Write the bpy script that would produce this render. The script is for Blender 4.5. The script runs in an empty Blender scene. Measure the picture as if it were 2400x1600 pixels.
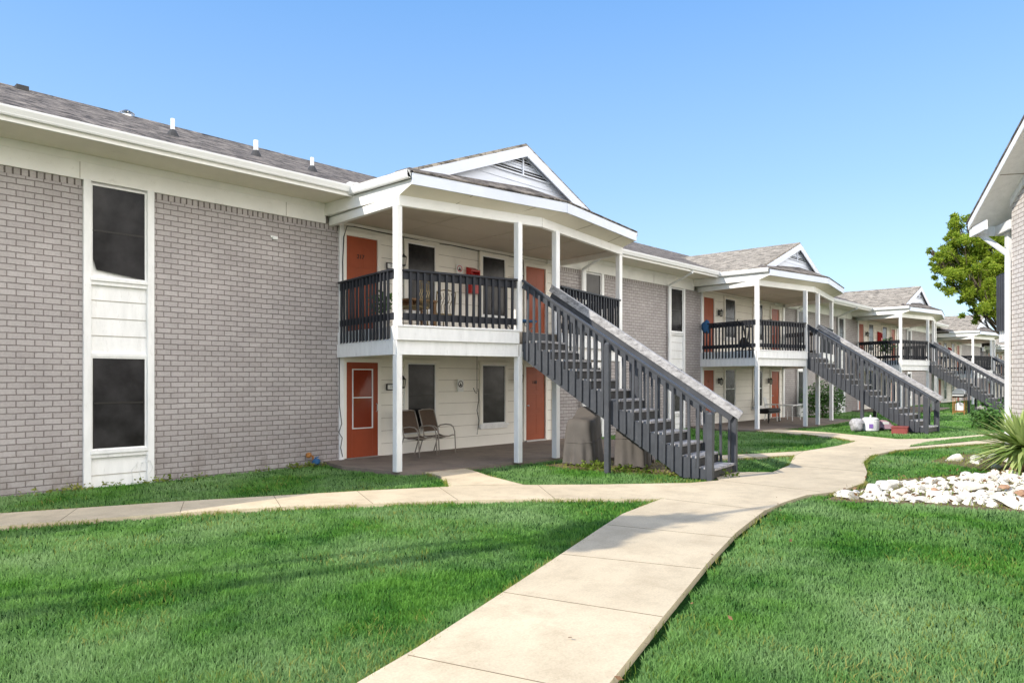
import bpy, bmesh, math, random
import numpy as np
from mathutils import Vector, Matrix
random.seed(7); rng = np.random.default_rng(7)
sc = bpy.context.scene
COL = sc.collection
R = math.radians

# ------------------------------------------------------------------ camera
CAM = Vector((0.0, -13.052, 1.74)); PH = R(42.596)
FW = Vector((math.cos(PH), math.sin(PH), 0)); RT = Vector((math.sin(PH), -math.cos(PH), 0))
cd = bpy.data.cameras.new('camera'); cam = bpy.data.objects.new('camera', cd); COL.objects.link(cam)
cam.location = CAM; cam.rotation_euler = (R(90), 0, PH - R(90))
cd.sensor_width = 36; cd.lens = 1700 / 2400 * 36; cd.shift_y = 88 / 2400
cd.clip_start = .1; cd.clip_end = 3000
sc.camera = cam
def view_point(depth, lat, z=0.0):
    p = CAM + FW * depth + RT * lat
    return (p.x, p.y, z)

# ------------------------------------------------------------------ materials
class NT:
    def __init__(s, m):
        m.use_nodes = True; s.t = m.node_tree; s.n = s.t.nodes; s.l = s.t.links
        s.b = s.n.get('Principled BSDF'); s.tc = s.n.new('ShaderNodeTexCoord')
    def new(s, kind, **kw):
        x = s.n.new('ShaderNode' + kind)
        for k, v in kw.items():
            if k in x.inputs: x.inputs[k].default_value = v
            else: setattr(x, k, v)
        return x
    def link(s, a, b): s.l.new(a, b)
    def noise(s, scale, vec=None, detail=4, rough=.6, stretch=None):
        x = s.new('TexNoise', Scale=scale, Detail=detail, Roughness=rough)
        v = vec or s.tc.outputs['Object']
        if stretch:
            m = s.new('Mapping'); m.inputs['Scale'].default_value = stretch; s.link(v, m.inputs['Vector']); v = m.outputs[0]
        s.link(v, x.inputs['Vector']); return x.outputs['Fac']
    def ramp(s, fac, stops):
        r = s.new('ValToRGB'); e = r.color_ramp.elements
        while len(e) < len(stops): e.new(.5)
        for q, (p, c) in zip(e, stops): q.position = p; q.color = (*c, 1) if len(c) == 3 else c
        s.link(fac, r.inputs[0]); return r.outputs[0]
    def mix(s, fac, a, b, mode='MIX'):
        x = s.new('Mix', data_type='RGBA', blend_type=mode)
        for i, v in ((0, fac), (6, a), (7, b)):
            if isinstance(v, (int, float)): x.inputs[i].default_value = v
            elif isinstance(v, tuple): x.inputs[i].default_value = (*v, 1) if len(v) == 3 else v
            else: s.link(v, x.inputs[i])
        return x.outputs[2]
    def bump(s, h, strength=.3, dist=.01, normal=None):
        x = s.new('Bump', Strength=strength, Distance=dist); s.link(h, x.inputs['Height'])
        if normal: s.link(normal, x.inputs['Normal'])
        return x.outputs[0]
def g3(v): return (v, v, v)
def mat(name, col, rough=.6, var=.12, vs=3.0, bump=.15, bs=40, dirt=0, dirtcol=(.12, .1, .08), stretch=None, spec=.35, metal=0):
    m = bpy.data.materials.new(name); t = NT(m)
    n = t.noise(vs, stretch=stretch, detail=6)
    c = t.mix(t.ramp(n, [(.3, g3(0)), (.7, g3(1))]), tuple(x * (1 - var) for x in col), tuple(min(1, x * (1 + var)) for x in col))
    if dirt:
        d = t.noise(vs * 2.3, detail=8, rough=.75, stretch=stretch)
        c = t.mix(t.ramp(d, [(.62 - dirt * .12, g3(0)), (.72, g3(min(1, dirt)))]), c, dirtcol)
    t.link(c, t.b.inputs['Base Color']); t.b.inputs['Roughness'].default_value = rough
    t.b.inputs['Specular IOR Level'].default_value = spec; t.b.inputs['Metallic'].default_value = metal
    if bump: t.link(t.bump(t.noise(bs, detail=3), bump, .004), t.b.inputs['Normal'])
    m.diffuse_color = (*col, 1)
    return m
def brick_mat(name, bw, bh, c1, c2, mort, ms=.0085, bumpd=.012, squash=1):
    m = bpy.data.materials.new(name); t = NT(m); uv = t.tc.outputs['UV']
    w = t.new('TexNoise', Scale=2.2, Detail=3.0); t.link(uv, w.inputs['Vector'])
    w2 = t.new('TexNoise', Scale=14.0, Detail=2.0); t.link(uv, w2.inputs['Vector'])
    va = t.new('VectorMath', operation='SCALE'); va.inputs['Scale'].default_value = .016; t.link(w.outputs['Color'], va.inputs[0])
    vb = t.new('VectorMath', operation='SCALE'); vb.inputs['Scale'].default_value = .012; t.link(w2.outputs['Color'], vb.inputs[0])
    v1 = t.new('VectorMath', operation='ADD'); t.link(uv, v1.inputs[0]); t.link(va.outputs[0], v1.inputs[1])
    v2 = t.new('VectorMath', operation='ADD'); t.link(v1.outputs[0], v2.inputs[0]); t.link(vb.outputs[0], v2.inputs[1])
    b = t.new('TexBrick', Scale=1.0); t.link(v2.outputs[0], b.inputs['Vector'])
    b.inputs['Brick Width'].default_value = bw; b.inputs['Row Height'].default_value = bh
    b.inputs['Mortar Size'].default_value = ms; b.inputs['Mortar Smooth'].default_value = .35; b.inputs['Bias'].default_value = -.1
    b.inputs['Color1'].default_value = (*c1, 1); b.inputs['Color2'].default_value = (*c2, 1); b.inputs['Mortar'].default_value = (*mort, 1)
    big = t.ramp(t.noise(.8, detail=8, rough=.7), [(.32, g3(.80)), (.7, g3(1.06))])
    fine = t.ramp(t.noise(30, detail=6, rough=.7), [(.35, g3(.88)), (.65, g3(1.06))])
    c = t.mix(1.0, b.outputs['Color'], big, 'MULTIPLY'); c = t.mix(1.0, c, fine, 'MULTIPLY')
    # grime low on the wall
    sep = t.new('SeparateXYZ'); t.link(t.tc.outputs['Object'], sep.inputs[0])
    mr = t.new('MapRange'); t.link(sep.outputs['Z'], mr.inputs[0])
    for k, v in ((1, 1.3), (2, 0.0), (3, 0.0), (4, 1.0)): mr.inputs[k].default_value = v
    gm = t.new('Math', operation='MULTIPLY'); t.link(mr.outputs[0], gm.inputs[0])
    t.link(t.ramp(t.noise(3.2, detail=8, rough=.7), [(.42, g3(0)), (.75, g3(.75))]), gm.inputs[1])
    c = t.mix(gm.outputs[0], c, (.14, .11, .09))
    t.link(c, t.b.inputs['Base Color']); t.b.inputs['Roughness'].default_value = .82; t.b.inputs['Specular IOR Level'].default_value = .25
    inv = t.new('Math', operation='SUBTRACT'); inv.inputs[0].default_value = 1; t.link(b.outputs['Fac'], inv.inputs[1])
    nb = t.bump(t.noise(45, detail=4), .35, .004)
    t.link(t.bump(inv.outputs[0], 1.0, bumpd, nb), t.b.inputs['Normal'])
    m.diffuse_color = (*c1, 1)
    return m
def shingle_mat(name, dark, light, warm, st=2.8, sc_=2.6):
    m = bpy.data.materials.new(name); t = NT(m); uv = t.tc.outputs['UV']
    b = t.new('TexBrick', Scale=1.0, offset_frequency=2); t.link(uv, b.inputs['Vector'])
    b.offset = .37; b.inputs['Brick Width'].default_value = .24; b.inputs['Row Height'].default_value = .14
    b.inputs['Mortar Size'].default_value = .006; b.inputs['Mortar Smooth'].default_value = .2; b.inputs['Bias'].default_value = 0
    b.inputs['Color1'].default_value = (*dark, 1); b.inputs['Color2'].default_value = (*light, 1); b.inputs['Mortar'].default_value = (.03, .028, .026, 1)
    n = t.noise(sc_ * 1.2, vec=uv, stretch=(1, st * .85, 1), detail=6, rough=.75)
    c = t.mix(t.ramp(n, [(.42, g3(0)), (.62, g3(.65))]), b.outputs['Color'], warm)
    n2 = t.noise(sc_, vec=uv, stretch=(1, st, 1), detail=5, rough=.8)
    c = t.mix(t.ramp(n2, [(.52, g3(0)), (.60, g3(.85))]), c, tuple(x * .5 for x in dark))
    c = t.mix(1.0, c, t.ramp(t.noise(160, vec=uv, detail=2), [(.3, g3(.7)), (.7, g3(1.25))]), 'MULTIPLY')
    t.link(c, t.b.inputs['Base Color']); t.b.inputs['Roughness'].default_value = .95; t.b.inputs['Specular IOR Level'].default_value = .15
    inv = t.new('Math', operation='SUBTRACT'); inv.inputs[0].default_value = 1; t.link(b.outputs['Fac'], inv.inputs[1])
    t.link(t.bump(inv.outputs[0], .8, .01), t.b.inputs['Normal']); m.diffuse_color = (*dark, 1)
    return m
M = {}
M['brick'] = brick_mat('painted brick', .243, .0945, (.435, .398, .39), (.50, .462, .455), (.25, .22, .21))  # mortar colour carries painted shade of the recessed joints
M['soldier'] = brick_mat('painted header course', .105, 9.0, (.43, .39, .377), (.49, .445, .432), (.15, .128, .117), ms=.014)
M['brick_b'] = brick_mat('pale painted brick', .243, .0945, (.72, .66, .60), (.78, .71, .66), (.36, .29, .25))
M['white'] = mat('white paint', (.88, .865, .83), .55, .05, 2.2, .12, 30, dirt=.28, dirtcol=(.42, .38, .31))
M['trim'] = mat('trim paint', (.87, .865, .855), .5, .07, 2.6, .2, 30, dirt=.4, dirtcol=(.4, .38, .34), stretch=(3, 3, .8))
M['siding'] = mat('cream siding paint', (.89, .85, .77), .6, .05, 1.2, .18, 25, dirt=.22, dirtcol=(.42, .36, .28))
M['soffit'] = mat('soffit paint', (.86, .80, .68), .65, .06, 1.0, .12, 30, dirt=.2, dirtcol=(.45, .38, .28))
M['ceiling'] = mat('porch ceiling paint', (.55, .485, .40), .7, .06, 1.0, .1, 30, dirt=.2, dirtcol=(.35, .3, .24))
M['gable'] = mat('gable siding paint', (.74, .78, .87), .6, .05, 2, .15, 25)  # blue cast of the shaded porch front is painted into this white
M['gutter'] = mat('gutter enamel', (.8, .8, .79), .35, .03, 3, .03, 20, dirt=.15, dirtcol=(.5, .47, .4))
M['door'] = mat('orange door paint', (.33, .068, .022), .5, .1, 2.0, .15, 12, dirt=.12, dirtcol=(.2, .035, .02))
M['storm'] = mat('storm door paint', (.28, .052, .018), .4, .08, 2.0, .1, 12)
M['black'] = mat('charcoal rail paint', (.022, .024, .031), .5, .25, 3.0, .3, 30, dirt=.2, dirtcol=(.09, .09, .095))
M['stair'] = mat('charcoal stair paint', (.06, .064, .074), .45, .22, 3.5, .4, 24, dirt=.35, dirtcol=(.2, .2, .2))
M['tread'] = mat('worn tread paint', (.05, .047, .046), .6, .3, 3.0, .4, 24, dirt=.4, dirtcol=(.17, .155, .145))
M['worn'] = mat('peeling board paint', (.44, .43, .43), .75, .35, 5.0, .7, 40, dirt=1.35, dirtcol=(.09, .085, .088), stretch=(3.5, .7, 1.5))
M['shingle'] = shingle_mat('weathered asphalt shingle shaded tone', (.045, .04, .038), (.17, .152, .14), (.40, .35, .30), .75, 3.0)  # dimness of the main slopes under grazing sun is painted into this tone
M['shingle_sunlit'] = shingle_mat('asphalt shingle sunlit tone', (.17, .15, .125), (.42, .37, .31), (.56, .50, .41))  # same shingle, brightened in colour for the sunlit gable slopes
M['dark_metal'] = mat('black lantern metal', (.02, .018, .016), .45, .1, 8, .1, 30)
M['steel'] = mat('brushed steel', (.5, .5, .5), .3, .05, 8, .05, 30, metal=.9)
M['taupe'] = mat('taupe chair tube', (.30, .26, .22), .4, .05, 8, .03, 30)
M['sling'] = mat('brown sling mesh', (.10, .066, .046), .8, .12, 30, .5, 220)
M['cover'] = mat('tan canvas cover', (.115, .102, .092), .75, .12, 3.5, .35, 90, dirt=.2, dirtcol=(.17, .155, .14))
M['red'] = mat('red cabinet paint', (.48, .022, .02), .35, .05, 5, .05, 20)
M['blue'] = mat('blue fabric', (.03, .11, .25), .8, .15, 8, .4, 30)
M['plastic'] = mat('white plastic', (.75, .75, .74), .35, .04, 6, .05, 20, dirt=.3, dirtcol=(.5, .47, .42))
M['wood'] = mat('brown wood', (.20, .11, .05), .55, .3, 6, .3, 40, stretch=(1, 1, 6))
M['plantgreen'] = mat('pot plant leaf', (.07, .16, .03), .6, .3, 9, .1, 20)
M['brass'] = mat('rusty valve', (.32, .14, .04), .6, .3, 12, .3, 40)
M['paper'] = mat('white sign face', (.8, .8, .78), .5, .02, 5, 0)
M['cable'] = mat('black cable', (.02, .02, .02), .6, .1, 5, 0)
M['rubber'] = mat('lead flashing', (.05, .05, .052), .7, .2, 8, .2, 30)
M['joint'] = mat('path joint', (.20, .155, .10), .9, .3, 12, .3, 60)
M['rock'] = mat('white limestone', (.80, .76, .66), .85, .18, 3.5, 1.0, 9, dirt=.5, dirtcol=(.40, .31, .2))
M['tan_rock'] = mat('tan sandstone', (.45, .27, .17), .85, .2, 6, .8, 14)
M['bark'] = mat('tree bark', (.12, .09, .065), .9, .3, 5, .9, 20, stretch=(3, 3, .6))
M['faded'] = mat('faded red plastic', (.30, .07, .06), .6, .15, 5, .1)
M['grey_bag'] = mat('grey patterned fabric', (.42, .41, .42), .8, .35, 14, .4, 40, dirt=.6, dirtcol=(.12, .1, .16))
M['groove'] = mat('siding groove shadow', (.36, .32, .26), .9, .25, 4, 0)
M['pink'] = mat('pink plastic', (.5, .32, .38), .5, .1, 5, .05)
M['purple'] = mat('violet plastic', (.22, .12, .4), .5, .1, 5, .05)
M['yellow'] = mat('straw plastic', (.2, .15, .07), .5, .1, 5, .05)
def concrete(name, col, stain):
    m = bpy.data.materials.new(name); t = NT(m)
    c = t.mix(t.ramp(t.noise(.55, detail=7, rough=.62), [(.32, g3(0)), (.68, g3(1))]), tuple(x * .84 for x in col), tuple(x * 1.08 for x in col))
    c = t.mix(t.ramp(t.noise(2.3, detail=9, rough=.72), [(.46, g3(0)), (.74, g3(.75))]), c, stain)
    c = t.mix(1.0, c, t.ramp(t.noise(55, detail=5, rough=.7), [(.3, g3(.86)), (.7, g3(1.1))]), 'MULTIPLY')
    v = t.new('TexVoronoi', Scale=26.0); t.link(t.tc.outputs['Object'], v.inputs['Vector'])
    c = t.mix(t.ramp(v.outputs['Distance'], [(.02, g3(.35)), (.07, g3(0))]), c, tuple(x * .5 for x in stain))
    t.link(c, t.b.inputs['Base Color']); t.b.inputs['Roughness'].default_value = .88; t.b.inputs['Specular IOR Level'].default_value = .25
    t.link(t.bump(t.noise(70, detail=5, rough=.7), .35, .006), t.b.inputs['Normal'])
    return m
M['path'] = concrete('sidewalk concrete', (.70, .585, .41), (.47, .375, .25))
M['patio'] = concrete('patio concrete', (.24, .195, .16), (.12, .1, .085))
M['earth'] = mat('bare earth', (.17, .125, .07), .95, .4, 2.5, .9, 18, dirt=.5, dirtcol=(.3, .24, .13))
def lawn_mat():
    m = bpy.data.materials.new('lawn soil'); t = NT(m)
    c = t.mix(t.ramp(t.noise(1.1, detail=6), [(.35, g3(0)), (.65, g3(1))]), (.02, .07, .016), (.045, .12, .03))
    c = t.mix(1.0, c, t.ramp(t.noise(38, detail=6, rough=.8), [(.3, g3(.4)), (.7, g3(1.4))]), 'MULTIPLY')
    t.link(c, t.b.inputs['Base Color']); t.b.inputs['Roughness'].default_value = 1; t.b.inputs['Specular IOR Level'].default_value = 0
    t.link(t.bump(t.noise(60, detail=5, rough=.8), 1, .04), t.b.inputs['Normal'])
    return m
M['lawn'] = lawn_mat()
def blade_mat(name, a, b, tip, patch=.55, tr=.35):
    m = bpy.data.materials.new(name); t = NT(m)
    at = t.new('Attribute', attribute_name='tone')
    c = t.mix(at.outputs['Fac'], a, b)
    n = t.ramp(t.noise(patch, detail=4), [(.40, g3(0)), (.66, g3(.75))])
    c = t.mix(n, c, tip)
    t.link(c, t.b.inputs['Base Color']); t.b.inputs['Roughness'].default_value = .55; t.b.inputs['Specular IOR Level'].default_value = .25
    tl = t.new('BsdfTranslucent'); t.link(c, tl.inputs['Color'])
    mx = t.new('MixShader'); mx.inputs[0].default_value = tr
    t.link(t.b.outputs[0], mx.inputs[1]); t.link(tl.outputs[0], mx.inputs[2])
    out = t.n.get('Material Output'); t.link(mx.outputs[0], out.inputs['Surface'])
    return m
M['blade'] = blade_mat('grass blade', (.045, .175, .025), (.165, .38, .055), (.34, .50, .22))
M['weed'] = blade_mat('weedy blade', (.12, .22, .02), (.34, .38, .07), (.42, .38, .12), .9)
M['leaf'] = blade_mat('tree leaf', (.18, .31, .035), (.55, .62, .09), (.42, .52, .07), .6, .6)
M['yucca'] = blade_mat('sword leaf', (.17, .29, .06), (.58, .66, .27), (.46, .55, .18), 2.0, .3)
def glass_mat(name, col, rough, spec=.5):
    m = bpy.data.materials.new(name); t = NT(m)
    c = t.mix(t.ramp(t.noise(1.6, detail=5), [(.35, g3(0)), (.7, g3(1))]), col, tuple(x * 4 + .004 for x in col))
    sep = t.new('SeparateXYZ'); t.link(t.tc.outputs['Object'], sep.inputs[0])
    t.link(c, t.b.inputs['Base Color']); t.b.inputs['Roughness'].default_value = rough
    t.b.inputs['Specular IOR Level'].default_value = spec
    t.link(t.bump(t.noise(1.3, detail=2), .35, .03), t.b.inputs['Normal'])
    return m
M['screen'] = glass_mat('dark window screen', (.010, .0095, .010), .22, .22)
M['glass'] = glass_mat('window glass', (.012, .012, .014), .06)
def clearglass():
    m = bpy.data.materials.new('storm glass'); t = NT(m)
    t.b.inputs['Base Color'].default_value = (.21, .035, .015, 1); t.b.inputs['Roughness'].default_value = .08; t.b.inputs['Specular IOR Level'].default_value = .8
    t.link(t.bump(t.noise(1.2), .3, .02), t.b.inputs['Normal']); return m
M['stormglass'] = clearglass()
M['lampglass'] = mat('lantern glass', (.5, .47, .4), .15, .05, 5, 0, spec=.6)

# ------------------------------------------------------------------ mesh helper
class MB:
    def __init__(s, org=(0, 0, 0)): s.v = []; s.f = []; s.m = []; s.o = Vector(org); s.k = 0
    def add(s, vs, fs):
        b = len(s.v); s.v += [tuple(Vector(p)) for p in vs]
        for f in fs: s.f.append([b + i for i in f]); s.m.append(s.k)
    def box(s, x0, x1, y0, y1, z0, z1):
        if x0 > x1: x0, x1 = x1, x0
        if y0 > y1: y0, y1 = y1, y0
        if z0 > z1: z0, z1 = z1, z0
        s.add([(x0, y0, z0), (x1, y0, z0), (x1, y1, z0), (x0, y1, z0), (x0, y0, z1), (x1, y0, z1), (x1, y1, z1), (x0, y1, z1)],
              [(0, 3, 2, 1), (4, 5, 6, 7), (0, 1, 5, 4), (1, 2, 6, 5), (2, 3, 7, 6), (3, 0, 4, 7)])
    def beam(s, p, q, w, h, up=(0, 0, 1)):          # centre line p-q, width w (sideways), height h (along up)
        p = Vector(p); q = Vector(q); d = (q - p).normalized(); sd = d.cross(Vector(up)).normalized(); u = sd.cross(d)
        a = sd * w / 2; b = u * h / 2
        vs = [p - a - b, p + a - b, p + a + b, p - a + b, q - a - b, q + a - b, q + a + b, q - a + b]
        s.add(vs, [(0, 1, 2, 3), (7, 6, 5, 4), (0, 4, 5, 1), (1, 5, 6, 2), (2, 6, 7, 3), (3, 7, 4, 0)])
    def prism(s, pts, z0, z1):                      # pts CCW seen from above
        n = len(pts); vs = [(x, y, z0) for x, y in pts] + [(x, y, z1) for x, y in pts]
        fs = [tuple(range(n - 1, -1, -1)), tuple(range(n, 2 * n))] + [(i, (i + 1) % n, n + (i + 1) % n, n + i) for i in range(n)]
        s.add(vs, fs)
    def extr(s, pts, d):                            # 3-D polygon extruded along d
        n = len(pts); P = [Vector(p) for p in pts]; d = Vector(d)
        s.add(P + [p + d for p in P], [tuple(range(n - 1, -1, -1)), tuple(range(n, 2 * n))] + [(i, (i + 1) % n, n + (i + 1) % n, n + i) for i in range(n)])
    def poly(s, pts): s.add(pts, [tuple(range(len(pts)))])
    def tube(s, pts, r, n=8, closed=False):
        P = [Vector(p) for p in pts]; m = len(P); rr = r if isinstance(r, (list, tuple)) else [r] * m; vs = []
        for i, p in enumerate(P):
            d = (P[min(i + 1, m - 1)] - P[max(i - 1, 0)]).normalized()
            a = d.cross(Vector((0, 0, 1)) if abs(d.z) < .95 else Vector((1, 0, 0))).normalized(); b = a.cross(d)
            vs += [p + (a * math.cos(2 * math.pi * k / n) + b * math.sin(2 * math.pi * k / n)) * rr[i] for k in range(n)]
        fs = [(i * n + k, i * n + (k + 1) % n, (i + 1) * n + (k + 1) % n, (i + 1) * n + k) for i in range(m - 1) for k in range(n)]
        fs += [tuple(range(n - 1, -1, -1)), tuple(range((m - 1) * n, m * n))]
        s.add(vs, fs)
    def lathe(s, c, prof, n=16):                    # prof [(r, z)]
        c = Vector(c); vs = [(c.x + r * math.cos(2 * math.pi * k / n), c.y + r * math.sin(2 * math.pi * k / n), c.z + z) for r, z in prof for k in range(n)]
        m = len(prof); fs = [(i * n + k, i * n + (k + 1) % n, (i + 1) * n + (k + 1) % n, (i + 1) * n + k) for i in range(m - 1) for k in range(n)]
        fs += [tuple(range(n - 1, -1, -1)), tuple(range((m - 1) * n, m * n))]
        s.add(vs, fs)
    def build(s, name, m, parent=None, bev=0, smooth=False, fix=False):
        me = bpy.data.meshes.new(name); me.from_pydata([tuple(Vector(v) - s.o) for v in s.v], [], s.f)
        if fix or True:
            bm = bmesh.new(); bm.from_mesh(me); bmesh.ops.recalc_face_normals(bm, faces=bm.faces); bm.to_mesh(me); bm.free()
        ms = m if isinstance(m, (list, tuple)) else [m]
        for q in ms: me.materials.append(q)
        me.polygons.foreach_set('material_index', s.m)
        if smooth: me.polygons.foreach_set('use_smooth', [True] * len(me.polygons))
        boxuv(me); me.update()
        o = bpy.data.objects.new(name, me); COL.objects.link(o)
        if parent is not None: o.parent = parent
        if bev:
            b = o.modifiers.new('edge', 'BEVEL'); b.width = bev; b.segments = 1; b.limit_method = 'ANGLE'; b.angle_limit = R(50)
        return o
def boxuv(me):
    uv = me.uv_layers.new(name='UVMap').data
    Z = Vector((0, 0, 1))
    for p in me.polygons:
        n = p.normal
        if abs(n.z) > .995: u = Vector((1, 0, 0)); v = Vector((0, 1, 0))
        else: u = Z.cross(n).normalized(); v = n.cross(u)
        for li in p.loop_indices:
            c = me.vertices[me.loops[li].vertex_index].co; uv[li].uv = (c.dot(u), c.dot(v))
def thing(name, label, cat, loc=(0, 0, 0), rz=0, group=None):
    o = bpy.data.objects.new(name, None); COL.objects.link(o); o.location = loc; o.rotation_euler = (0, 0, rz); o.empty_display_size = .3
    o['label'] = label; o['category'] = cat
    if group: o['group'] = group
    return o
def tag(o, label, cat, group=None):
    o['label'] = label; o['category'] = cat
    if group: o['group'] = group
    return o
def struct(o, label=None):
    o['kind'] = 'structure'
    if label: o['label'] = label
    return o
def copy_tree(o, parent=None):
    c = o.copy(); COL.objects.link(c)
    if parent is not None: c.parent = parent
    for ch in list(o.children): copy_tree(ch, c)
    return c
def text_part(name, txt, size, loc, rot, m, parent, depth=.004):
    cu = bpy.data.curves.new(name, 'FONT'); cu.body = txt; cu.size = size; cu.extrude = depth; cu.align_x = 'CENTER'; cu.align_y = 'CENTER'
    t = bpy.data.objects.new(name, cu); COL.objects.link(t)
    dg = bpy.context.evaluated_depsgraph_get(); me = bpy.data.meshes.new_from_object(t.evaluated_get(dg))
    bpy.data.objects.remove(t); me.materials.clear(); me.materials.append(m)
    o = bpy.data.objects.new(name, me); COL.objects.link(o); o.parent = parent; o.location = loc; o.rotation_euler = rot
    return o

# ------------------------------------------------------------------ building parts
BH = 4.96       # top of brick
def brick_panel(root, x0, x1, y=0.0, z1=BH):
    b = MB(); b.box(x0, x1, y, y + .25, -.3, z1 - .105)
    b.k = 1; b.box(x0, x1, y - .004, y + .25, z1 - .103, z1)
    # uv of the header course gets its own tall rows
    return b.build('brick_wall', [M['brick'], M['soldier']], root)
def lap_siding(b, x0, x1, y, z0, z1, pitch=.285, zref=None, lap=.011):
    z = z0 if zref is None else zref
    while z > z0: z -= pitch
    while z < z1:
        a = max(z, z0); c = min(z + pitch, z1)
        if c - a > .01:
            t0 = lap * (1 - (a - z) / pitch); t1 = lap * (1 - (c - z) / pitch)
            b.add([(x0, y - t0, a), (x1, y - t0, a), (x1, y - t1, c), (x0, y - t1, c), (x0, y + .02, a), (x1, y + .02, a), (x1, y + .02, c), (x0, y + .02, c)],
                  [(0, 1, 2, 3), (0, 4, 5, 1), (0, 3, 7, 4), (1, 5, 6, 2), (3, 2, 6, 7)])
            if a > z0 + .02: b.k = 1; b.box(x0, x1, y - t0 - .0015, y - t0 + .004, a - .001, a + .007); b.k = 0
        z += pitch
def window(root, x0, x1, z0, z1, y, frame_out=.03, fw=.03, casing=0, crook=False, rail=True, light=False):
    """opening x0..x1, z0..z1 at wall plane y"""
    f = MB()
    yy0, yy1 = y - frame_out, y + .05
    f.box(x0, x0 + fw, yy0, yy1, z0, z1); f.box(x1 - fw, x1, yy0, yy1, z0, z1); f.box(x0 + fw, x1 - fw, yy0, yy1, z1 - fw, z1); f.box(x0 + fw, x1 - fw, yy0, yy1, z0, z0 + fw)
    w = f.build('window', M['trim'], root, bev=.003)
    if casing:
        c = MB(); cc = casing; yo = y - frame_out - .012
        c.box(x0 - cc, x0 + .004, yo, y + .02, z0 - .02, z1 + .004); c.box(x1 - .004, x1 + cc, yo, y + .02, z0 - .02, z1 + .004); c.box(x0 - cc - .02, x1 + cc + .02, yo - .01, y + .02, z1, z1 + cc)
        c.build('window_frame', M['siding'], w, bev=.003)
    s = MB(); s.box(x0 - max(casing, .02) , x1 + max(casing, .02), y - frame_out - .05, y + .02, z0 - .055, z0 - .002)
    s.box(x0 - max(casing, .02) + .02, x1 + max(casing, .02) - .02, y - frame_out - .02, y + .018, z0 - .12, z0 - .054)
    s.build('sill', M['trim'], w, bev=.004)
    g = MB(); g.box(x0 + fw, x1 - fw, y + .03, y + .036, z0 + fw, z1 - fw); g.build('pane', M['glass'], w)
    p = MB(); a, c = x0 + fw, x1 - fw; ys = y - frame_out + .012
    if crook:
        p.extr([(a + .012, ys, z0 + .30), (a + .06, ys, z0 + .13), (c, ys - .01, z0 + fw), (c, ys, z1 - fw), (a, ys, z1 - fw)], (0, .006, 0))
    else: p.box(a, c, ys, ys + .006, z0 + fw, z1 - fw)
    p.build('screen', M['screen'], w)
    if rail:
        zm = (z0 + z1) / 2 - .01; q = MB(); q.box(a, c, ys - .007, ys - .001, zm, zm + .03)
        if not crook:
            q.box(a, a + .02, ys - .007, ys - .001, z0 + fw, z1 - fw); q.box(c - .02, c, ys - .007, ys - .001, z0 + fw, z1 - fw)
        q.build('sash_rail', M['plastic'] if light else M['dark_metal'], w)
    return w
def window_bay(root, x0, x1, crook=False):
    """white strip with two stacked windows between brick panels; x0..x1 clear opening between the side boards"""
    b = MB()
    for a, c in ((x0 - .115, x0), (x1, x1 + .115)):
        b.box(a, c, -.05, .2, -.3, BH + .02)
    b.build('trim_board', M['trim'], root, bev=.005)
    s = MB(); lap_siding(s, x0, x1, .03, 2.16, 3.29, .29, 2.16); lap_siding(s, x0, x1, .03, -.3, .45, .29, -.13)
    s.box(x0, x1, .05, .2, -.3, BH); s.box(x0, x1, -.02, .05, 2.11, 2.16)
    s.build('siding_panel', [M['trim'], M['groove']], root)
    window(root, x0, x1, 3.40, 4.93, .04, .05, .03, crook=crook); window(root, x0, x1, .57, 2.11, .04, .05, .03)
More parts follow.
